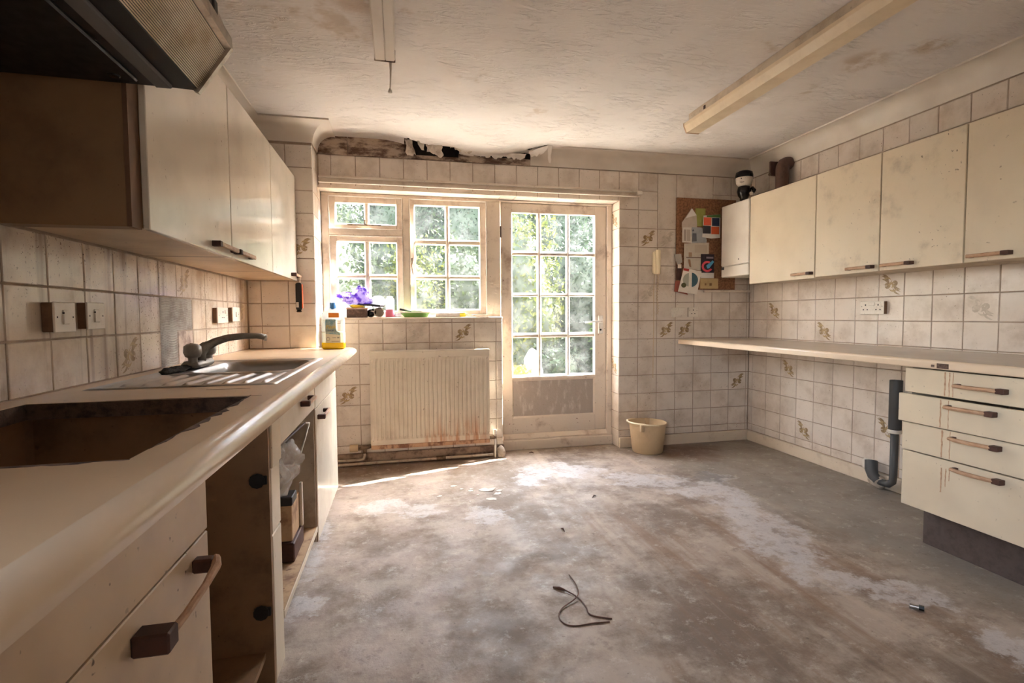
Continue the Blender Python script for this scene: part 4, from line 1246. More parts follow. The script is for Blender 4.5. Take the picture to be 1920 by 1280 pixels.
# ------------------------------------------------------------------ cooker hood
hd = thing('cooker_hood', 'sooty black cooker hood with a yellowed ribbed light diffuser', 'hood', (-.75, 1.25, 1.73))
HA, HB = .72, 1.548
HK = .9688
def hs(pts): return [((x*HK if x > XL+.01 else x), 1.1058+(z-1.1058)*HK) for (x, z) in pts]
obj('canopy', MB().prism(hs([(XL+.003,1.740),(-.600,1.735),(-.532,1.732),(-.455,1.850),(-.452,1.880),(-.50,2.02),(XL+.003,2.02)]), 'y', HA, HB), M['hood_dark'], hd)
obj('underside_filter', MB().cbox(XL+.03, -.64, HA+.03, HB-.035, 1.707, 1.720, .004), M['black'], hd)
obj('felt_strip', MB().cbox(-.608, -.568, HA+.02, HB-.02, 1.703, 1.7145, .003), M['hood_grey'], hd)
ln = MB()
n = 26
ax, az, bx_, bz = -.536, 1.7375, -.463, 1.848
dx, dz = bx_-ax, bz-az
L = math.hypot(dx, dz); nxn, nzn = dz/L, -dx/L
pr_ = [(ax+.01, az+.012)]
for i in range(n):
    for (s, o_) in ((0.05,.0015),(0.5,.0052),(.95,.0015)):
        t_ = (i+s)/n
        pr_.append((ax+dx*t_+nxn*(o_+.004), az+dz*t_+nzn*(o_+.004)))
pr_.append((bx_-.004, bz+.008))
obj('light_diffuser', MB().prism(hs(pr_), 'y', HA+.02, HB-.012), M['lens'], hd)
obj('end_trim', MB().prism(hs([(-.54,1.728),(-.527,1.722),(-.440,1.850),(-.452,1.857)]), 'y', HB-.012, HB+.004), M['hood_metal'], hd)
obj('front_trim', MB().prism(hs([(-.458,1.846),(-.441,1.850),(-.443,1.884),(-.456,1.884)]), 'y', HA, HB+.004), M['hood_metal'], hd)
obj('fascia', MB().prism(hs([(-.4565,1.884),(-.4485,1.884),(-.487,1.985),(-.505,2.02),(-.51,2.02)]), 'y', HA, HB+.002), M['hood_metal'], hd)
for k in range(4):
    obj('rocker_switch', MB().cbox(-.456, -.442, 1.46-k*.045, 1.49-k*.045, 1.875, 1.915, .003), M['black'], hd)
obj('side_panel_screw', MB().lathe([(.0,-.004),(.012,-.003),(.014,0)], 10, (-.68,1.48,1.707)), M['black_gloss'], hd)
# ------------------------------------------------------------------ right-hand run
CT = .897
ct = thing('worktop', 'cream laminate worktop along the right-hand wall, open underneath', 'worktop', (2.65, 2.6, .857))
obj('slab', MB().box(2.325, XR-.001, .5, YB-.002, .857, CT), M['worktop_r'], ct)
ne = [(2.325,CT)]
for i in range(7):
    a = math.pi/2*i/6
    ne.append((2.325-.015*math.sin(a), CT-.014+.014*math.cos(a)))
ne += [(2.31,.861),(2.314,.857),(2.325,.857)]
obj('front_edge', MB().prism(ne, 'y', .5, YB-.002), M['worktop_nose'], ct, smooth=True, angle=40)
obj('burn_mark', MB().box(2.3093, 2.311, 1.74, 1.79, .862, .884), M['cut_stain'], ct)
obj('burn_mark', MB().box(2.3093, 2.311, 1.80, 1.815, .866, .876), M['cut_stain'], ct)

DX = 2.34
du = thing('drawer_unit', 'cream four-drawer base unit under the right-hand worktop', 'cabinet', (2.65, 1.62, 0))
Y1, Y0 = 1.957, 1.30
obj('side_panel', MB().box(DX+.021, 2.97, Y1-.018, Y1, .19, .855), M['cab_in'], du)
obj('side_panel', MB().box(DX+.021, 2.97, Y0, Y0+.018, .19, .855), M['cab_in'], du)
obj('back_panel', MB().box(2.962, 2.97, Y0+.018, Y1-.018, .19, .855), M['cab_in'], du)
obj('bottom_panel', MB().box(DX+.021, 2.962, Y0+.018, Y1-.018, .19, .206), M['cab_in'], du)
obj('plinth', MB().cbox(2.448, 2.468, .9, 1.935, .0, .19, .002), M['plinth'], du)
obj('plinth_return', MB().cbox(2.468, 2.95, 1.917, 1.935, .0, .19, .002), M['plinth'], du)
for k, (z0, z1, out, dy) in enumerate(((.736,.849,.0,.0),(.598,.728,.020,.012),(.463,.592,.006,.002),(.198,.457,.003,.0))):
    d = obj('drawer_front', MB().cbox(DX-out, DX-out+.018, Y0, Y1+dy, z0, z1, .002), M['cab'], du)
    hz = (.792,.698,.562,.430)[k]
    xh = DX-out
    ya, yb_ = ((1.540,1.725),(1.562,1.745),(1.550,1.732),(1.538,1.722))[k]
    h = obj('handle', MB().tube([(xh-.022,ya+.02,hz),(xh-.030,ya+.05,hz+.001),(xh-.034,(ya+yb_)/2,hz+.001),(xh-.030,yb_-.03,hz),(xh-.020,yb_,hz)], [.0085,.0085,.009,.0085,.008], 8).rough(.0012,50,k), M['wood'], d)
    obj('handle_post', MB().cbox(xh-.03, xh, ya-.008, ya+.024, hz-.0105, hz+.0105, .002), M['wood_dark'], h)
    obj('handle_post', MB().cbox(xh-.022, xh, yb_-.018, yb_-.002, hz-.009, hz+.009, .002), M['wood_dark'], h)
    # dried drips below the worktop joint
    for q, (yy, w_) in enumerate(((1.775,.006),(1.757,.004),(1.742,.003))):
        if k in (1, 2) and q == 1: continue
        za = z1-.004 if k < 3 else hz-.01
        zb_ = z0+.004 if k < 3 else hz-.12+.03*q
        nd = 14
        zz = [zb_+(za-zb_)*i/nd for i in range(nd+1)]
        off = [.0025*mnoise.noise(Vector((z_*45, yy*30, k))) for z_ in zz]
        wd_ = [w_*(.35+.5*abs(mnoise.noise(Vector((z_*80, yy*60, k+5))))) for z_ in zz]
        poly_ = [(yy+o_-w2, z_) for o_, w2, z_ in zip(off, wd_, zz)]+[(yy+o_+w2, z_) for o_, w2, z_ in reversed(list(zip(off, wd_, zz)))]
        obj('drip', MB().prism(poly_, 'x', xh-.0006, xh+.0002), M['wood'], d)

# wall cupboards on the right
RXF, RB, RT = 2.660, 1.345, 2.004
rb = [(2.862,3.500),(2.402,2.858),(1.957,2.398),(1.30,1.953)]
rlab = ['clean cream wall cupboard next to the white boiler','second wall cupboard from the boiler, door grubby near its handle','third wall cupboard from the boiler with smudged scribble marks','wall cupboard at the right edge of the picture']
rh = [(2.862+.008,3.04),(2.425,2.60),(2.195,2.372),(1.748,1.925)]
for i, (a, b) in enumerate(rb):
    t = thing('wall_cabinet', rlab[i], 'cupboard', (2.83, (a+b)/2, RB), 'right wall cupboards')
    bz_ = RB+.004
    obj('side_panel', MB().box(RXF+.02, XR-.002, a, a+.016, bz_, RT), M['cab_in'], t)
    obj('side_panel', MB().box(RXF+.02, XR-.002, b-.016, b, bz_, RT), M['cab_in'], t)
    obj('top_panel', MB().box(RXF+.02, XR-.002, a+.016, b-.016, RT-.016, RT), M['cab_in'], t)
    obj('bottom_panel', MB().box(RXF+.02, XR-.002, a+.016, b-.016, bz_, bz_+.016), M['cab_in'], t)
    d = obj('door', MB().cbox(RXF, RXF+.018, a+.0015, b-.0015, RB-(.006 if i == 0 else 0), RT, .002), M['cab'] if i in (0, 3) else M['cab_smudge'], t)
    z = 1.372
    h = obj('handle', MB().cbox(RXF-.032, RXF-.020, rh[i][0]+.03, rh[i][1], z-.0085, z+.0085, .003), M['wood'], d)
    obj('handle_post', MB().cbox(RXF-.034, RXF, rh[i][0], rh[i][0]+.032, z-.0095, z+.0095, .002), M['wood_dark'], h)
    obj('handle_post', MB().cbox(RXF-.022, RXF, rh[i][1]-.02, rh[i][1]-.002, z-.008, z+.008, .002), M['wood_dark'], h)

# boiler
bo = thing('boiler', 'white wall-hung boiler between the cork board and the cupboards', 'boiler', (2.82, 3.675, 1.412))
obj('casing', MB().cbox(2.652, XR-.003, 3.507, 3.850, 1.505, 2.000, .006), M['boiler'], bo)
obj('control_cover', MB().cbox(2.654, XR-.003, 3.507, 3.850, 1.412, 1.502, .006), M['boiler'], bo)
obj('badge', MB().box(2.651, 2.6525, 3.805, 3.843, 1.475, 1.497), M['hood_grey'], bo)
obj('screw', MB().lathe([(.0,-.003),(.005,-.002),(.005,.0)], 8, (2.652,3.62,1.545), 'x'), M['black'], bo)
# flue
fp = thing('flue_pipe', 'brown flue pipe elbow rising behind the cupboard next to the boiler', 'pipe', (2.90, 3.48, 2.0))
obj('pipe', MB().tube([(2.925,3.485,2.003),(2.925,3.485,2.22),(2.928,3.485,2.245),(2.940,3.485,2.266),(2.962,3.485,2.275),(2.994,3.485,2.277)], .048, 16), M['brown_pipe'], fp, smooth=True, angle=60)
obj('bracket', MB().cbox(2.86, 2.99, 3.537, 3.552, 2.19, 2.30, .004), M['brown_pipe'], fp)
obj('bracket_screw', MB().ball((2.862,3.545,2.20), .012, 8, 6), M['brass'], fp)
# small figurine
fg = thing('figurine', 'small black and white round-headed figurine standing on the boiler', 'figurine', (2.75, 3.70, 2.0))
obj('body', MB().lathe([(.0,2.0005),(.030,2.0005),(.030,2.045),(.045,2.065),(.054,2.10),(.045,2.135),(.0,2.15)], 20, (2.75,3.70,0)), M['black_gloss'], fg, smooth=True)
hdh = obj('head', MB().lathe([(.0,2.140),(.045,2.143),(.060,2.165),(.064,2.19),(.064,2.215)], 22, (2.75,3.70,0)), M['white_plastic'], fg, smooth=True)
obj('cap', MB().lathe([(.067,2.205),(.068,2.225),(.062,2.25),(.035,2.262),(.0,2.264)], 22, (2.75,3.70,0)), M['black_gloss'], hdh, smooth=True)
obj('eye', MB().ball((2.697,3.664,2.192), .005, 8, 6), M['black'], hdh)
obj('mouth', MB().tube([(2.692,3.674,2.165),(2.699,3.658,2.160),(2.712,3.648,2.164)], .002, 6), M['black'], hdh)
obj('hand', MB().ball((2.782,3.652,2.075), (.016,.016,.014), 10, 8), M['white_plastic'], fg, smooth=True)
obj('arm', MB().tube([(2.80,3.67,2.125),(2.808,3.65,2.10),(2.79,3.645,2.078)], [.014,.015,.012], 8), M['black_gloss'], fg, smooth=True)

# waste pipe under the worktop
wp = thing('waste_pipe', 'grey plastic waste upstand with an elbow into the skirting', 'pipe', (2.93, 2.50, 0))
obj('socket', MB().lathe([(.030,.385),(.034,.39),(.034,.70),(.0305,.70),(.0305,.66)], 18, (2.930,2.505,0)), M['grey_pvc'], wp, smooth=True, angle=50)
obj('pipe', MB().tube([(2.930,2.505,.40),(2.930,2.505,.12),(2.930,2.510,.075),(2.930,2.535,.052),(2.930,2.60,.048)], .0215, 14), M['grey_pvc'], wp, smooth=True)
obj('clip', MB().lathe([(.0355,.378),(.0375,.382),(.0375,.396),(.0355,.40)], 18, (2.930,2.505,0)), M['white_plastic'], wp, smooth=True)
obj('clip_tail', MB().cbox(2.96, 2.995, 2.47, 2.51, .382, .396, .002), M['white_plastic'], wp)
pe = thing('gully_elbow', 'broken grey elbow poking through a mortared hole in the skirting', 'pipe', (2.95, 2.66, 0))
obj('elbow', MB().tube([(2.925,2.60,.05),(2.925,2.635,.075),(2.935,2.66,.11),(2.95,2.675,.16)], [.026,.032,.036,.036], 14, caps=False), M['grey_pvc'], pe, smooth=True)
obj('pale_end', MB().cbox(2.935, 2.985, 2.66, 2.735, .095, .165, .012), M['white_plastic'], pe)
obj('mortar', MB().ball((2.945,2.62,.045), (.045,.055,.045), 12, 8).rough(.015, 18, 4), M['mortar'], pe, smooth=True)

# ------------------------------------------------------------------ sockets and switches
def plate(name, label, cat, wall, u, z, w, h, depth, extra, group=None, side='socket_side'):
    """wall 'L','R' or 'B'; u is y (L,R) or x (B)"""
    if wall == 'L':
        fr = lambda a, b, c, d, e, f: MB().cbox(XL+c, XL+d, a, b, e, f, .002)
        base = (XL, u, z-h/2)
    elif wall == 'R':
        fr = lambda a, b, c, d, e, f: MB().cbox(XR-d, XR-c, a, b, e, f, .002)
        base = (XR, u, z-h/2)
    else:
        fr = lambda a, b, c, d, e, f: MB().cbox(a, b, YB-d, YB-c, e, f, .002)
        base = (u, YB, z-h/2)
    t = thing(name, label, cat, base, group)
    obj('box', fr(u-w/2+.002, u+w/2-.002, 0, depth-.004, z-h/2+.002, z+h/2-.002), M[side], t)
    f = obj('face_plate', fr(u-w/2, u+w/2, depth-.006, depth, z-h/2, z+h/2), M['white_plastic'], t)
    for (du_, dz_, ww, hh, mk, pr) in extra:
        obj({'hole':'pin_hole','white_plastic':'rocker','brass':'screw'}[mk], fr(u+du_-ww/2, u+du_+ww/2, depth-.002, depth+pr, z+dz_-hh/2, z+dz_+hh/2), M[mk], f)
    return t
sw = [(0,.0,.028,.042,'white_plastic',.004),(.036,0,.006,.006,'hole',.0006),(-.036,0,.006,.006,'hole',.0006),(-.012,.012,.005,.006,'hole',.005)]
plate('light_switch', 'nearer of the two speckled surface switches above the hob opening', 'switch', 'L', 1.74, 1.110, .098, .088, .034, sw, 'switches on the left wall')
plate('light_switch', 'farther of the two speckled surface switches above the hob opening', 'switch', 'L', 1.905, 1.114, .098, .086, .030, sw, 'switches on the left wall')
def sock(c): return [(c,.018,.009,.012,'hole',.0006),(c-.014,-.012,.011,.007,'hole',.0006),(c+.014,-.012,.011,.007,'hole',.0006)]
plate('wall_socket', 'single socket above the sink behind the tap', 'socket', 'L', 3.137, 1.118, .17, .086, .026, sock(0)+[(.04,.02,.016,.02,'white_plastic',.004),(.065,0,.006,.006,'hole',.0006),(-.065,0,.006,.006,'hole',.0006)])
plate('light_switch', 'small switch just right of the socket above the sink', 'switch', 'L', 3.378, 1.124, .135, .086, .026, [(0,0,.024,.03,'white_plastic',.004),(.045,0,.006,.006,'hole',.0006)])
plate('wall_socket', 'white double socket on the right wall above the worktop', 'socket', 'R', 2.718, 1.141, .168, .084, .030, sock(.045)+sock(-.045)+[(0,.024,.046,.020,'white_plastic',.004),(.072,.008,.006,.006,'hole',.0006),(-.072,.008,.006,.006,'hole',.0006)])
plate('junction_box', 'blank cream box on the back wall below the cork board', 'box', 'B', 2.296, 1.124, .112, .080, .034, [], None, 'white_plastic')
plate('wall_socket', 'small socket beside the blank box on the back wall', 'socket', 'B', 2.441, 1.125, .092, .082, .016, sock(0)+[(.034,.012,.006,.006,'hole',.0006),(-.034,.012,.006,.006,'hole',.0006)])

# ------------------------------------------------------------------ cork board and papers
cb = tag(obj('cork_board', MB().cbox(2.279, 2.838, YB-.016, YB, 1.316, 2.080, .002), M['cork']), 'brown cork pin board on the back wall beside the boiler', 'board')
tag(obj('wall_ledge', MB().cbox(2.54, XR-.003, YB-.020, YB, 1.293, 1.312, .003), M['joinery']), 'thin cream ledge strip under the cork board', 'ledge')
def bp(u, v): return (2.1892+.000828*u, 2.1289-.00073*v)
PY = [YB-.0165]
def sheet(label, poly, rgb, marks=(), curl=.006, cat='leaflet', name='leaflet'):
    PY[0] -= .0026
    y = PY[0]
    pts = [bp(*q) for q in poly]
    mb = MB().prism(pts, 'y', y-.0008, y)
    t = thing(name, label, cat, (sum(p[0] for p in pts)/len(pts), y, min(p[1] for p in pts)), 'papers on the cork board')
    obj('sheet', mb, grimy('paper_%d_%d_%d' % rgb, rgb, tuple(max(0, c-26) for c in rgb), .5, 20, rough=.7), t)
    for km, (nm, pl, c) in enumerate(marks):
        obj(nm, MB().prism([bp(*q) for q in pl], 'y', y-.0011-.0003*km, y-.0007), plain('print_%d_%d_%d' % c, c, .6), t)
    return t
def rect(a, b, c, d): return [(a,b),(c,b),(c,d),(a,d)]
def disc(cx, cy, r, a0=0, a1=360, n=20): return [(cx+r*math.cos(R(a0+(a1-a0)*i/n)), cy+r*math.sin(R(a0+(a1-a0)*i/n))) for i in range(n + (0 if a1-a0 >= 360 else 1))]
def ringp(cx, cy, r0, r1, a0, a1, n=16): return [(cx+r1*math.cos(R(a0+(a1-a0)*i/n)), cy+r1*math.sin(R(a0+(a1-a0)*i/n))) for i in range(n+1)]+[(cx+r0*math.cos(R(a0+(a1-a0)*i/n)), cy+r0*math.sin(R(a0+(a1-a0)*i/n))) for i in range(n, -1, -1)]
sheet('dog-eared red sheet showing behind the teal brochure', [(95,1015),(150,1015),(240,1175),(82,1135)], (184,86,64))
sheet('lime green sheet at the top of the cork board', [(310,182),(425,180),(425,390),(318,385)], (160,160,62))
sheet('pale folded leaflet with a blue corner, top left of the board', [(158,350),(265,185),(322,262),(330,400),(300,420),(160,410)], (206,186,168), [('blue_emblem', [(238,240),(270,192),(300,238),(262,262)], (70,106,168)), ('white_fold', [(270,186),(322,262),(200,300),(185,325)], (236,230,224))])
sheet('grey price list pinned in the middle of the board', [(270,400),(382,400),(440,545),(432,590),(262,590)], (170,172,176), [('dark_figure', [(278,470),(320,470),(325,560),(270,565)], (112,112,118)), ('dark_figure', [(272,445),(284,420),(294,445)], (84,80,84))])
sheet('white text leaflet left of the grey price list', [(160,408),(262,402),(270,582),(160,576)], (222,212,198), [('text_block', rect(176,430,205,560), (176,160,148)), ('text_block', rect(212,430,250,560), (188,174,160))])
sheet('beige table sheet in the lower middle of the board', [(180,590),(460,572),(460,702),(368,705),(368,895),(180,872)], (206,190,170), [('fold_line', rect(205,742,368,752), (110,82,64)), ('text_block', rect(232,690,268,740), (172,140,112)), ('text_block', rect(300,600,440,690), (192,176,158)), ('stain', [(225,770),(250,770),(262,860),(240,850)], (160,120,88))])
sheet('leaflet with four orange and navy squares', [(392,265),(585,245),(584,514),(482,525),(380,512)], (232,222,208), [('orange_square', rect(396,285,482,376), (226,96,66)), ('navy_square', rect(490,288,574,380), (44,54,84)), ('grey_square', rect(386,382,476,470), (72,68,72)), ('orange_square', rect(482,388,572,474), (226,100,56)), ('green_strip', [(430,262),(584,246),(584,282),(430,282)], (96,132,70))])
sheet('dark leaflet with a red ring and blue bar', rect(366,706,518,982), (226,216,204), [('dark_cover', rect(366,706,518,920), (48,34,44)), ('red_ring', ringp(440,848,40,64,30,330), (214,72,84)), ('blue_bar', [(428,838),(500,776),(518,794),(462,868),(440,872)], (86,164,204)), ('title_bar', rect(428,736,508,756), (150,132,140))])
sheet('small tan card at the foot of the board', rect(360,986,566,1104), (206,168,106), [('mark', rect(465,1040,492,1070), (120,86,50)), ('mark', rect(412,1040,430,1066), (150,112,70))])
sheet('white brochure with a teal and grey circle, hanging crooked', [(172,868),(372,906),(322,1170),(108,1140)], (232,220,204), [('teal_half', disc(248,1004,84,-80,80), (72,104,112)), ('grey_half', disc(240,1004,78,100,262), (176,172,156)), ('olive_disc', disc(172,1066,28), (92,88,52)), ('red_corner', [(172,870),(232,882),(226,910),(168,896)], (190,60,52))])
ky = thing('key_bunch', 'small keys and dark tag hanging at the left edge of the board', 'keys', (2.29, YB-.02, 1.40))
obj('key', MB().prism([bp(*q) for q in [(78,712),(155,705),(168,800),(120,845),(96,780)]], 'y', YB-.024, YB-.020), M['steel'], ky)
obj('tag', MB().prism([bp(*q) for q in rect(106,830,162,1005)], 'y', YB-.023, YB-.019), M['wood_dark'], ky)
obj('tag_label', MB().prism([bp(*q) for q in rect(118,826,158,870)], 'y', YB-.0245, YB-.0229), M['white_plastic'], ky)

# ------------------------------------------------------------------ telephone
ph = thing('telephone', 'cream wall telephone with hanging coiled cord left of the cork board', 'telephone', (2.10, YB-.02, 1.43))
obj('cradle', MB().cbox(2.062, 2.098, YB-.045, YB, 1.442, 1.632, .010), M['phone'], ph, smooth=True, angle=40)
def handset():
    prof = [(1.438,.030),(1.450,.040),(1.475,.040),(1.50,.030),(1.54,.026),(1.57,.030),(1.60,.040),(1.625,.040),(1.638,.028)]
    mb = MB()
    for (z, d) in prof:
        for k in range(10):
            a = 2*math.pi*k/10
            mb.v.append((2.086+.019*math.cos(a)+(0.004 if 1.49 < z < 1.59 else 0), YB-.047-d*.45+.5*d*math.sin(a)*.9, z))
    n = 10
    for i in range(len(prof)-1):
        for k in range(n):
            mb.f.append((i*n+k, i*n+(k+1)%n, (i+1)*n+(k+1)%n, (i+1)*n+k))
    mb.f += [tuple(range(n))[::-1], tuple(range((len(prof)-1)*n, len(prof)*n))]
    return mb
obj('handset', handset(), M['phone'], ph, smooth=True, angle=50)
coil = []
for i in range(150):
    t_ = i/149; a = t_*2*math.pi*14
    coil.append((2.100+.006*math.cos(a)+.004*math.sin(t_*9), YB-.030+.006*math.sin(a), 1.438-.33*t_))
obj('coiled_cord', MB().tube(coil, .0022, 5), M['cream_plastic'], ph, smooth=True)
obj('line_cable', MB().tube([(2.080,YB-.012,1.445),(2.079,YB-.004,1.30),(2.082,YB-.004,1.0),(2.078,YB-.004,.75),(2.076,YB-.006,.575)], .0026, 6), M['cream_plastic'], ph, smooth=True)
obj('cable_plug', MB().ball((2.075,YB-.007,.565), (.006,.005,.011), 8, 6), M['white_plastic'], ph, smooth=True)

# ------------------------------------------------------------------ curtain track
tr = thing('curtain_track', 'long off-white double curtain track above the window and door', 'curtain rail', (.7, YB-.03, 2.05))
obj('board', MB().cbox(-.545, 1.945, YB-.030, YB-.001, 2.068, 2.118, .003), M['joinery'], tr)
obj('upper_lip', MB().cbox(-.545, 1.948, YB-.046, YB-.028, 2.098, 2.106, .002), M['white_plastic'], tr)
obj('lower_lip', MB().cbox(-.545, 1.90, YB-.046, YB-.028, 2.062, 2.069, .002), M['white_plastic'], tr)
obj('end_stop', MB().cbox(1.905, 1.952, YB-.048, YB-.01, 2.084, 2.112, .004), M['white_plastic'], tr)

# ------------------------------------------------------------------ radiator
rd = thing('radiator', 'cream panel radiator with rusty bottom edge under the window', 'radiator', (.225, 3.87, .12))
RA, RBx, RZ0, RZ1, RYF = -.218, .669, .158, .850, 3.852
pts = []
nr = 27
pitch = (RBx-RA-.03)/nr
def rprof(z):
    out = []
    e = 1.0
    for i in range(nr):
        x = RA+.015+i*pitch
        out += [(x, 0), (x+pitch*.28, 0), (x+pitch*.42, .0055*e), (x+pitch*.86, .0055*e), (x+pitch, 0)]
    return out
rm = MB()
zs = [RZ0+.0, RZ0+.035, RZ0+.055, RZ1-.075, RZ1-.050, RZ1-.004, RZ1]
ee = [0, 0, 1, 1, 0, 0, 0]
base = rprof(0)
n = len(base)+2
for z, e in zip(zs, ee):
    rm.v.append((RA, RYF+.006, z))
    for (x, d) in base: rm.v.append((x, RYF+.0105-d*e if e else RYF+.0010+ (0 if z < RZ1-.06 else .0), z))
    rm.v.append((RBx, RYF+.006, z))
for j in range(len(zs)-1):
    for i in range(n-1):
        rm.f.append((j*n+i, j*n+i+1, (j+1)*n+i+1, (j+1)*n+i))
obj('front_panel', rm, M['rad_front'], rd)
obj('body', MB().cbox(RA+.004, RBx-.004, RYF+.012, RYF+.052, RZ0, RZ1-.004, .006), M['rad'], rd)
obj('top_grille', MB().cbox(RA-.002, RBx+.002, RYF-.002, RYF+.058, RZ1-.006, RZ1+.004, .003), M['rad'], rd)
obj('bottom_seam', MB().cbox(RA, RBx, RYF-.001, RYF+.014, .126, .158, .004).rough(.0025, 30, 1), M['rust'], rd)
for s_, x in ((-1, RA), (1, RBx)):
    obj('wall_bracket', MB().cbox(x-.06*(s_ > 0)-.0+.0*s_, x+.06*(s_ < 0), RYF+.05, YB-.002, .30, .34, .002), M['rad'], rd)
# valves
v1 = thing('radiator_valve', 'grimy radiator valve with cream cap at the left end of the radiator', 'valve', (-.26, 3.875, .14))
obj('cap', MB().lathe([(.0,0),(.026,.002),(.028,.01),(.028,.056),(.022,.062),(.0,.063)], 16, (-.372,3.878,.140), 'x'), M['cream_plastic'], v1, smooth=True, angle=50)
obj('body', MB().tube([(-.310,3.878,.140),(-.262,3.878,.140),(-.216,3.878,.150)], [.020,.018,.014], 10), M['brass'], v1, smooth=True)
obj('tail', MB().tube([(-.266,3.878,.150),(-.266,3.878,.10)], .016, 10), M['brass'], v1, smooth=True)
v2 = thing('radiator_valve', 'small lockshield valve at the right end of the radiator', 'valve', (.70, 3.875, .14))
obj('body', MB().tube([(.666,3.878,.165),(.70,3.878,.165),(.722,3.878,.165)], [.018,.017,.014], 10), M['brass'], v2, smooth=True)
obj('cap', MB().tube([(.714,3.878,.165),(.714,3.878,.222)], [.013,.016], 10), M['white_plastic'], v2, smooth=True)
obj('tail', MB().tube([(.714,3.878,.160),(.714,3.878,.06),(.714,3.878,.0)], .008, 8), M['white_plastic'], v2, smooth=True)
pp = thing('heating_pipe', 'painted heating pipe running along the floor below the radiator', 'pipe', (.1, 3.89, 0))
obj('branch', MB().tube([(-.266,3.878,.11),(-.266,3.880,.075),(-.275,3.885,.056),(-.31,3.888,.048),(-.52,3.888,.048)], .0095, 10), M['pipe_paint'], pp, smooth=True)
obj('main_run', MB().tube([(-.54,3.886,.018),(-.1,3.888,.020),(.3,3.888,.022),(.70,3.890,.024)], .011, 10), M['pipe_paint'], pp, smooth=True)
obj('joint', MB().tube([(.26,3.888,.022),(.33,3.888,.022)], .017, 10), M['brass'], pp, smooth=True)
lm = obj('plaster_lump', MB().ball((.765,3.90,.04), (.035,.03,.05), 12, 8).rough(.012, 20, 1), M['mortar'], smooth=True)
tag(lm, 'crumbly mortar lump at the foot of the wall beside the door', 'rubble')

# ------------------------------------------------------------------ ceiling lights
l1 = thing('strip_light', 'long cream fluorescent batten with deep diffuser on the right of the ceiling', 'light', (1.9, 2.35, 2.30))
obj('spine', MB().cbox(1.850, 1.965, 1.52, 3.048, 2.352, 2.3995, .003), M['cab_in'], l1)
obj('diffuser', MB().prism([(1.846,2.356),(1.968,2.356),(1.972,2.338),(1.956,2.298),(1.866,2.298),(1.848,2.338)], 'y', 1.46, 3.095), grimy('yellowed_diffuser', (228,202,164), (196,166,126), .4, 6, rough=.35), l1)
obj('end_cap', MB().prism([(1.845,2.358),(1.970,2.358),(1.974,2.338),(1.957,2.296),(1.865,2.296),(1.846,2.338)], 'y', 3.095, 3.104), M['wood'], l1)
obj('fixing_screw', MB().cbox(1.846, 1.851, 2.86, 2.88, 2.362, 2.385, .002), M['wood_dark'], l1)
l2 = thing('strip_light', 'narrow off-white fluorescent batten with a pull cord on the left of the ceiling', 'light', (-.045, 2.0, 2.34))
obj('spine', MB().cbox(-.094, .002, 1.2, 2.606, 2.342, 2.3995, .003), M['cove'], l2)
obj('cover_plate', MB().cbox(-.090, -.045, 1.2, 2.600, 2.336, 2.3425, .002), M['cove'], l2)
obj('cover_plate', MB().cbox(-.0425, -.002, 1.2, 2.600, 2.336, 2.3425, .002), M['cove'], l2)
obj('end_cap', MB().cbox(-.096, .004, 2.606, 2.616, 2.336, 2.398, .003), M['plaster_stained'], l2)
pc = obj('pull_cord', MB().tube([(-.020,2.622,2.340),(-.019,2.622,2.31),(-.021,2.622,2.26),(-.024,2.622,2.215)], [.007,.0055,.0035,.003], 8), M['cove'], l2, smooth=True)
obj('pull_knob', MB().lathe([(.0,.022),(.005,.018),(.010,.006),(.010,.0),(.0,-.001)], 10, (-.024,2.622,2.196)), M['cove'], pc, smooth=True)

# ------------------------------------------------------------------ bucket
bk = thing('bucket', 'cream plastic bucket with folded handle by the tiled wall', 'bucket', (1.95, 3.775, 0))
bc = (1.950, 3.772, 0)
obj('tub', MB().lathe([(.0,.001),(.116,.001),(.120,.006),(.145,.222),(.152,.226),(.152,.240),(.146,.242),(.140,.232),(.117,.012),(.0,.010)], 40, bc), M['cream_plastic'], bk, smooth=True, angle=45)
hp = []
for i in range(21):
    a = R(100+ 180*i/20)
    hp.append((bc[0]+.158*math.cos(a)-.006, bc[1]+.150*math.sin(a), .238+.010*math.sin(math.pi*i/20)))
obj('handle', MB().tube(hp, [.006]*5+[.008]*11+[.006]*5, 8), M['phone'], bk, smooth=True)
obj('lug', MB().cbox(bc[0]-.125, bc[0]-.095, bc[1]-.135, bc[1]-.108, .19, .245, .004), M['cream_plastic'], bk)
obj('lug', MB().cbox(bc[0]+.045, bc[0]+.075, bc[1]+.112, bc[1]+.140, .19, .245, .004), M['cream_plastic'], bk)

# ------------------------------------------------------------------ cleaner bottle on the worktop
bt = thing('cleaner_bottle', 'clear cleaner bottle with blue cap and yellow liquid on the worktop end', 'bottle', (-.425, 3.56, WT))
BX, BY, BZ = -.4255, 3.56, WT+.0005
def bprof(pts, y0, y1): return MB().prism(pts, 'y', y0, y1)
wl = .072
body = [(BX-wl, BZ+.001), (BX+wl, BZ+.001), (BX+wl, BZ+.195), (BX+wl-.004, BZ+.225), (BX+wl-.022, BZ+.245), (BX+.022, BZ+.266), (BX-.018, BZ+.266), (BX-wl+.012, BZ+.246), (BX-wl-.001, BZ+.236), (BX-wl, BZ+.19)]
liq = [(BX-wl-.0006, BZ+.0005), (BX+wl+.0006, BZ+.0005), (BX+wl+.0006, BZ+.052), (BX-wl-.0006, BZ+.050)]
def blk(x0, x1, z0, z1): return MB().cbox(x0, x1, BY-.032, BY+.032, z0, z1, .010)
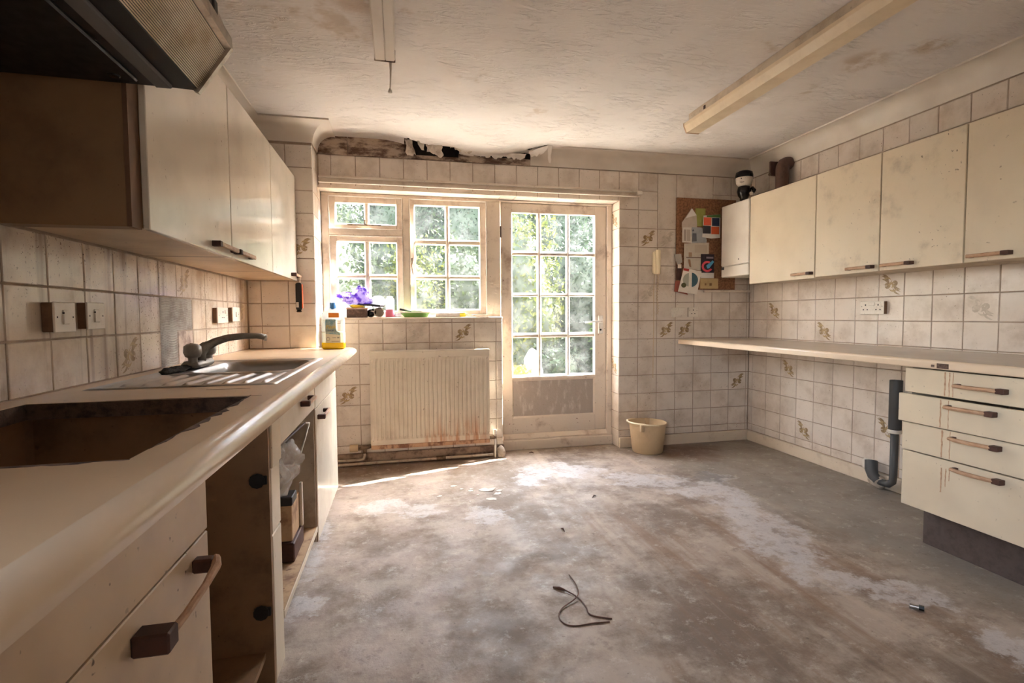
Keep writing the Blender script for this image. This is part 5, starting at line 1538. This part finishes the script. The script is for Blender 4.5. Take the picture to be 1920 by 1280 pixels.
# the body is built round the grip opening
obj('lower_body', MB().cbox(BX-wl, BX+wl, BY-.034, BY+.034, BZ, BZ+.118, .010), M['bottle_clear'], bt, smooth=True, angle=40)
obj('front_body', MB().cbox(BX-wl, BX+.022, BY-.034, BY+.034, BZ+.112, BZ+.200, .010), M['bottle_clear'], bt, smooth=True, angle=40)
obj('grip', MB().cbox(BX+.046, BX+wl, BY-.020, BY+.020, BZ+.108, BZ+.205, .008), M['bottle_clear'], bt, smooth=True, angle=40)
sh = MB()
rings = [(.188, -wl, wl, .034), (.215, -wl, wl-.002, .034), (.236, -wl+.002, wl-.014, .030), (.250, -wl+.020, wl-.034, .024), (.262, -.026, .024, .019), (.268, -.022, .020, .018)]
for (z, a, b, d) in rings:
    for k in range(24):
        t_ = 2*math.pi*k/24
        cx_, cy_ = math.cos(t_), math.sin(t_)
        e = 4.0
        sx_ = math.copysign(abs(cx_)**(2/e), cx_); sy_ = math.copysign(abs(cy_)**(2/e), cy_)
        sh.v.append((BX+(a+b)/2+(b-a)/2*sx_, BY+d*sy_, BZ+z))
for i in range(len(rings)-1):
    for k in range(24):
        sh.f.append((i*24+k, i*24+(k+1)%24, (i+1)*24+(k+1)%24, (i+1)*24+k))
sh.f += [tuple(range(24))[::-1], tuple(range((len(rings)-1)*24, len(rings)*24))]
obj('shoulder', sh, M['bottle_clear'], bt, smooth=True, angle=50)
obj('liquid', MB().cbox(BX-wl-.0008, BX+wl+.0008, BY-.0348, BY+.0348, BZ+.0004, BZ+.052, .010), plain('yellow_liquid', (255,216,20), .25), bt, smooth=True, angle=40)
obj('cap', MB().lathe([(.0,.262),(.020,.262),(.0205,.27),(.019,.302),(.017,.306),(.0,.306)], 20, (BX-.001,BY,BZ)), plain('blue_cap', (72,138,204), .35), bt, smooth=True, angle=45)
lb = obj('label_sticker', MB().prism([(BX-.046,BZ+.042),(BX+.046,BZ+.042),(BX+.046,BZ+.108),(BX+.024,BZ+.118),(BX+.018,BZ+.130),(BX+.018,BZ+.196),(BX-.046,BZ+.196)], 'y', BY-.0362, BY-.0344), grimy('label_teal', (104,156,176), (196,202,176), .8, 30, .35, .6, rough=.4), bt)
obj('label_foot', MB().prism([(BX-.046,BZ+.042),(BX+.046,BZ+.042),(BX+.046,BZ+.094),(BX-.046,BZ+.102)], 'y', BY-.0366, BY-.0361), plain('label_cream', (214,208,180), .5), lb)
obj('emblem', MB().lathe([(.0095,-.0004),(.012,-.0004),(.012,.0004),(.0095,.0004)], 18, (BX-.031,BY-.0368,BZ+.068), 'y'), plain('label_grey', (130,120,120), .5), lb)
for (a, b, c, d) in ((-.004,.020,.074,.077),(.026,.040,.072,.080),(-.010,.040,.050,.0535)):
    obj('small_print', MB().box(BX+a, BX+b, BY-.0371, BY-.0365, BZ+c, BZ+d), plain('label_grey2', (140,136,120), .5), lb)
obj('orange_panel', MB().cbox(BX-.026, BX+.040, BY-.0362, BY-.0338, BZ+.208, BZ+.238, .003), plain('label_orange', (232,138,44), .5), bt)
def text_mesh(txt, size, mat, name, parent, loc, extrude=.0004, shear=0.0):
    cu = bpy.data.curves.new(name, 'FONT'); cu.body = txt; cu.size = size; cu.align_x = 'CENTER'; cu.align_y = 'CENTER'; cu.extrude = extrude; cu.shear = shear
    tmp = bpy.data.objects.new(name, cu); C.objects.link(tmp)
    dg = bpy.context.evaluated_depsgraph_get()
    me = bpy.data.meshes.new_from_object(tmp.evaluated_get(dg))
    bpy.data.objects.remove(tmp, do_unlink=True)
    me.materials.clear(); me.materials.append(mat)
    o = bpy.data.objects.new(name, me); C.objects.link(o)
    o.parent = parent
    o.location = Vector(loc)-wloc(parent)
    o.rotation_euler = (R(90), 0, 0)
    return o
text_mesh('Flash', .030, plain('print_yellow', (248,216,64), .5), 'lettering', lb, (BX-.014, BY-.0372, BZ+.146), .0006, .2)
text_mesh('LEMON', .012, plain('print_blue', (44,82,150), .5), 'lettering', lb, (BX-.014, BY-.0372, BZ+.122))

# ------------------------------------------------------------------ clutter on the window sill
S0 = SZ+.0008
crumple('plastic_bag', (-.325,4.00,SZ+.150), (.14,.045,.05), M['bag_purple'], 'purple and white printed plastic bag lying on top of the sill clutter', 'bag', 11, .42, 13, 48, 28)
crumple('plastic_bag', (-.435,3.995,SZ+.068), (.075,.045,.068), M['bag_white'], 'crumpled white plastic bag behind the cleaner bottle', 'bag', 17, .28, 12)
crumple('plastic_bag', (-.155,4.015,SZ+.115), (.055,.03,.052), M['bag_white'], 'white plastic bag bulging up beside the window mullion', 'bag', 23, .25, 12)
bxo = thing('cardboard_box', 'open dark brown carton full of odds and ends on the sill', 'box', (-.305, 3.985, SZ))
obj('tray', MB().cbox(-.378,-.232,3.950,4.035,S0,SZ+.066,.003), grimy('brown_carton', (84,54,42), (150,112,90), .7, 30, rough=.7), bxo)
obj('pale_rim', MB().cbox(-.380,-.230,3.948,4.037,SZ+.062,SZ+.074,.003), M['wood'], bxo)
obj('yellow_cloth', MB().ball((-.305,3.975,SZ+.086), (.05,.02,.016), 14, 8).rough(.010, 30, 2), plain('yellow_cloth', (244,206,50), .8), bxo, smooth=True)
kn = thing('tool_handle', 'black and grey handled tool lying across the brown carton', 'tool', (-.22, 3.985, SZ+.07))
obj('shaft', MB().tube([(-.30,3.965,SZ+.098),(-.20,3.97,SZ+.094),(-.14,3.985,SZ+.086)], [.005,.009,.008], 8), M['black'], kn, smooth=True)
obj('blade', MB().cbox(-.145,-.105,3.983,3.989,SZ+.079,SZ+.092,.002), M['steel'], kn)
crumple('dark_bag', (-.205,4.0,SZ+.034), (.035,.035,.033), M['black_gloss'], 'scrunched black plastic bag between the carton and the mug', 'bag', 31, .25, 20, 24, 16)
mg = thing('mug', 'white mug lying on its side on the window sill', 'mug', (-.145, 3.98, SZ))
obj('cup', MB().lathe([(.0,.058),(.030,.058),(.036,.05),(.038,-.03),(.0355,-.03),(.033,.048),(.0,.052)], 24, (-.146,3.985,SZ+.0392), 'y'), M['white_plastic'], mg, smooth=True, angle=50)
obj('handle', MB().tube([(-.182,3.975,SZ+.045),(-.205,3.978,SZ+.048),(-.205,4.008,SZ+.048),(-.182,4.012,SZ+.045)], .005, 8), M['white_plastic'], mg, smooth=True)
cn = thing('spray_can', 'tall pale aerosol can with a pink foot band on the sill', 'can', (-.067, 3.995, SZ))
obj('body', MB().lathe([(.0,.0008),(.031,.0008),(.032,.006),(.032,.135),(.026,.146),(.020,.150),(.020,.160),(.0,.161)], 22, (-.067,3.995,SZ)), M['bottle_clear'], cn, smooth=True, angle=50)
obj('pink_band', MB().lathe([(.0325,.004),(.0328,.006),(.0328,.058),(.0325,.060)], 22, (-.067,3.995,SZ)), plain('pink_band', (214,110,136), .5), cn, smooth=True)
pl = thing('sandwich_tray', 'shallow green and white tray on the sill below the casement', 'tray', (.12, 3.99, SZ))
obj('tray', MB().lathe([(.0,.0008),(.085,.0008),(.112,.030),(.116,.034),(.110,.034),(.084,.006),(.0,.005)], 30, (.125,3.992,SZ), sx=1.0, sy=.42), plain('green_plastic', (122,168,82), .45), pl, smooth=True, angle=50)
obj('white_rim', MB().lathe([(.108,.033),(.122,.033),(.123,.041),(.110,.041)], 30, (.125,3.992,SZ), sx=1.0, sy=.42), M['white_plastic'], pl, smooth=True)
kf = thing('knife', 'dark-handled knife resting across the green tray', 'knife', (.06, 3.985, SZ+.045))
obj('handle', MB().tube([(.005,3.975,SZ+.062),(.05,3.98,SZ+.052),(.09,3.985,SZ+.047)], [.008,.008,.006], 8), M['black'], kf, smooth=True)
obj('blade', MB().cbox(.088,.170,3.983,3.987,SZ+.0415,SZ+.052,.001), M['steel'], kf)
cl = crumple('paper_scrap', (-.012,3.985,SZ+.018), (.025,.02,.017), M['bag_white'], 'crumpled white wrapper beside the green tray', 'wrapper', 41, .3, 26, 20, 12)
tb = thing('sealant_tube', 'white tube with a yellow end lying on the sill, farthest right', 'tube', (.43, 3.98, SZ))
obj('barrel', MB().tube([(.275,3.985,SZ+.018),(.46,3.982,SZ+.0185)], .0175, 14), M['white_plastic'], tb, smooth=True, angle=50)
obj('yellow_end', MB().tube([(.46,3.982,SZ+.0185),(.503,3.981,SZ+.0185)], .018, 14), plain('yellow_end', (246,222,70), .4), tb, smooth=True, angle=50)
obj('nozzle', MB().tube([(.503,3.981,SZ+.018),(.56,3.98,SZ+.016)], [.008,.003], 8), M['cream_plastic'], tb, smooth=True)

# ------------------------------------------------------------------ debris on the floor
wi = thing('loose_wire', 'looped length of brown flex lying on the concrete floor', 'wire', (.65, 1.8, 0))
def smooth_path(pts, n=5):
    P = [Vector(p) for p in pts]
    out = []
    for i in range(len(P)-1):
        p0, p1, p2, p3 = P[max(i-1,0)], P[i], P[i+1], P[min(i+2,len(P)-1)]
        for k in range(n):
            t = k/n
            out.append(.5*((2*p1)+(p2-p0)*t+(2*p0-5*p1+4*p2-p3)*t*t+(3*p1-p0-3*p2+p3)*t**3))
    return out+[P[-1]]
obj('strand', MB().tube(smooth_path([(.687,2.022,.004),(.688,1.939,.006),(.672,1.866,.010),(.641,1.83,.008),(.579,1.789,.004),(.553,1.742,.003),(.561,1.697,.003),(.595,1.677,.003),(.656,1.678,.003),(.722,1.672,.003)]), .0024, 6), M['wire'], wi, smooth=True)
obj('strand', MB().tube(smooth_path([(.598,1.937,.004),(.630,1.906,.006),(.664,1.846,.004),(.672,1.781,.004),(.671,1.728,.003),(.737,1.687,.003)]), .0026, 6), M['wire'], wi, smooth=True)
obj('frayed_end', MB().tube([(.592,1.943,.004),(.612,1.925,.007),(.630,1.906,.006)], [.003,.0065,.004], 6), M['wire'], wi, smooth=True)
bf = thing('pipe_fitting', 'small dark metal plug lying on the floor at the lower right', 'fitting', (1.87, 1.483, 0))
obj('barrel', MB().tube([(1.855,1.506,.009),(1.874,1.486,.009)], .0085, 12), M['steel'], bf, smooth=True, angle=40)
obj('nut', MB().tube([(1.874,1.486,.010),(1.884,1.474,.010)], .0098, 6), M['black_gloss'], bf)
FLS = .8
flk = [(.327,3.284,.030,'far left'),(.424,3.163,.035,''),(.52,3.163,.065,''),(.582,3.08,.045,''),(.534,2.992,.050,''),(.223,3.112,.022,''),(.371,3.214,.018,''),(.394,2.984,.016,''),(.46,3.09,.016,''),(.60,3.13,.03,''),(.43,3.20,.02,'')]
flb = ['paint flake nearest the sunlit strip','small paint flake left of the largest one','largest pale paint flake on the floor below the radiator','curled paint flake right of the largest one','dark-edged paint flake in front of the others','lone paint flake farthest left','tiny paint flake between the sunlit strip and the largest flake','tiny paint flake in front, left of the dark-edged one','tiny paint flake just in front of the largest one','thin paint flake tucked behind the curled one','tiny paint flake behind the largest one']
for i, (x, y, s, _) in enumerate(flk):
    s *= FLS
    rnd = random.Random(i)
    k = 8
    poly = [(x+s*math.cos(2*math.pi*j/k)*rnd.uniform(.35,1.3), y+s*math.sin(2*math.pi*j/k)*rnd.uniform(.3,1.0)) for j in range(k)]
    mb = MB().prism(poly, 'z', .0005, .0022)
    mb.v = [(a, b, c+.10*s*max(0, (a-x)/s)**2*(1+.5*math.sin(i))) for (a, b, c) in mb.v]
    tag(obj('paint_flake', mb, M['flake']), flb[i], 'debris', 'paint flakes on the floor')
for i, (x, y, lb_) in enumerate(((1.14,2.885,'dark curled scrap alone on the floor in front of the door'),(.804,2.464,'thin dark splinter in the middle of the floor'),(1.02,3.93,'dark crumb at the foot of the door step'))):
    a = .7+i
    s = obj('splinter', MB().tube([(x-.02*math.cos(a), y-.02*math.sin(a), .003), (x, y, .010), (x+.022*math.cos(a), y+.022*math.sin(a), .003)], [.002,.005,.002], 6), M['wood_dark'])
    tag(s, lb_, 'debris')
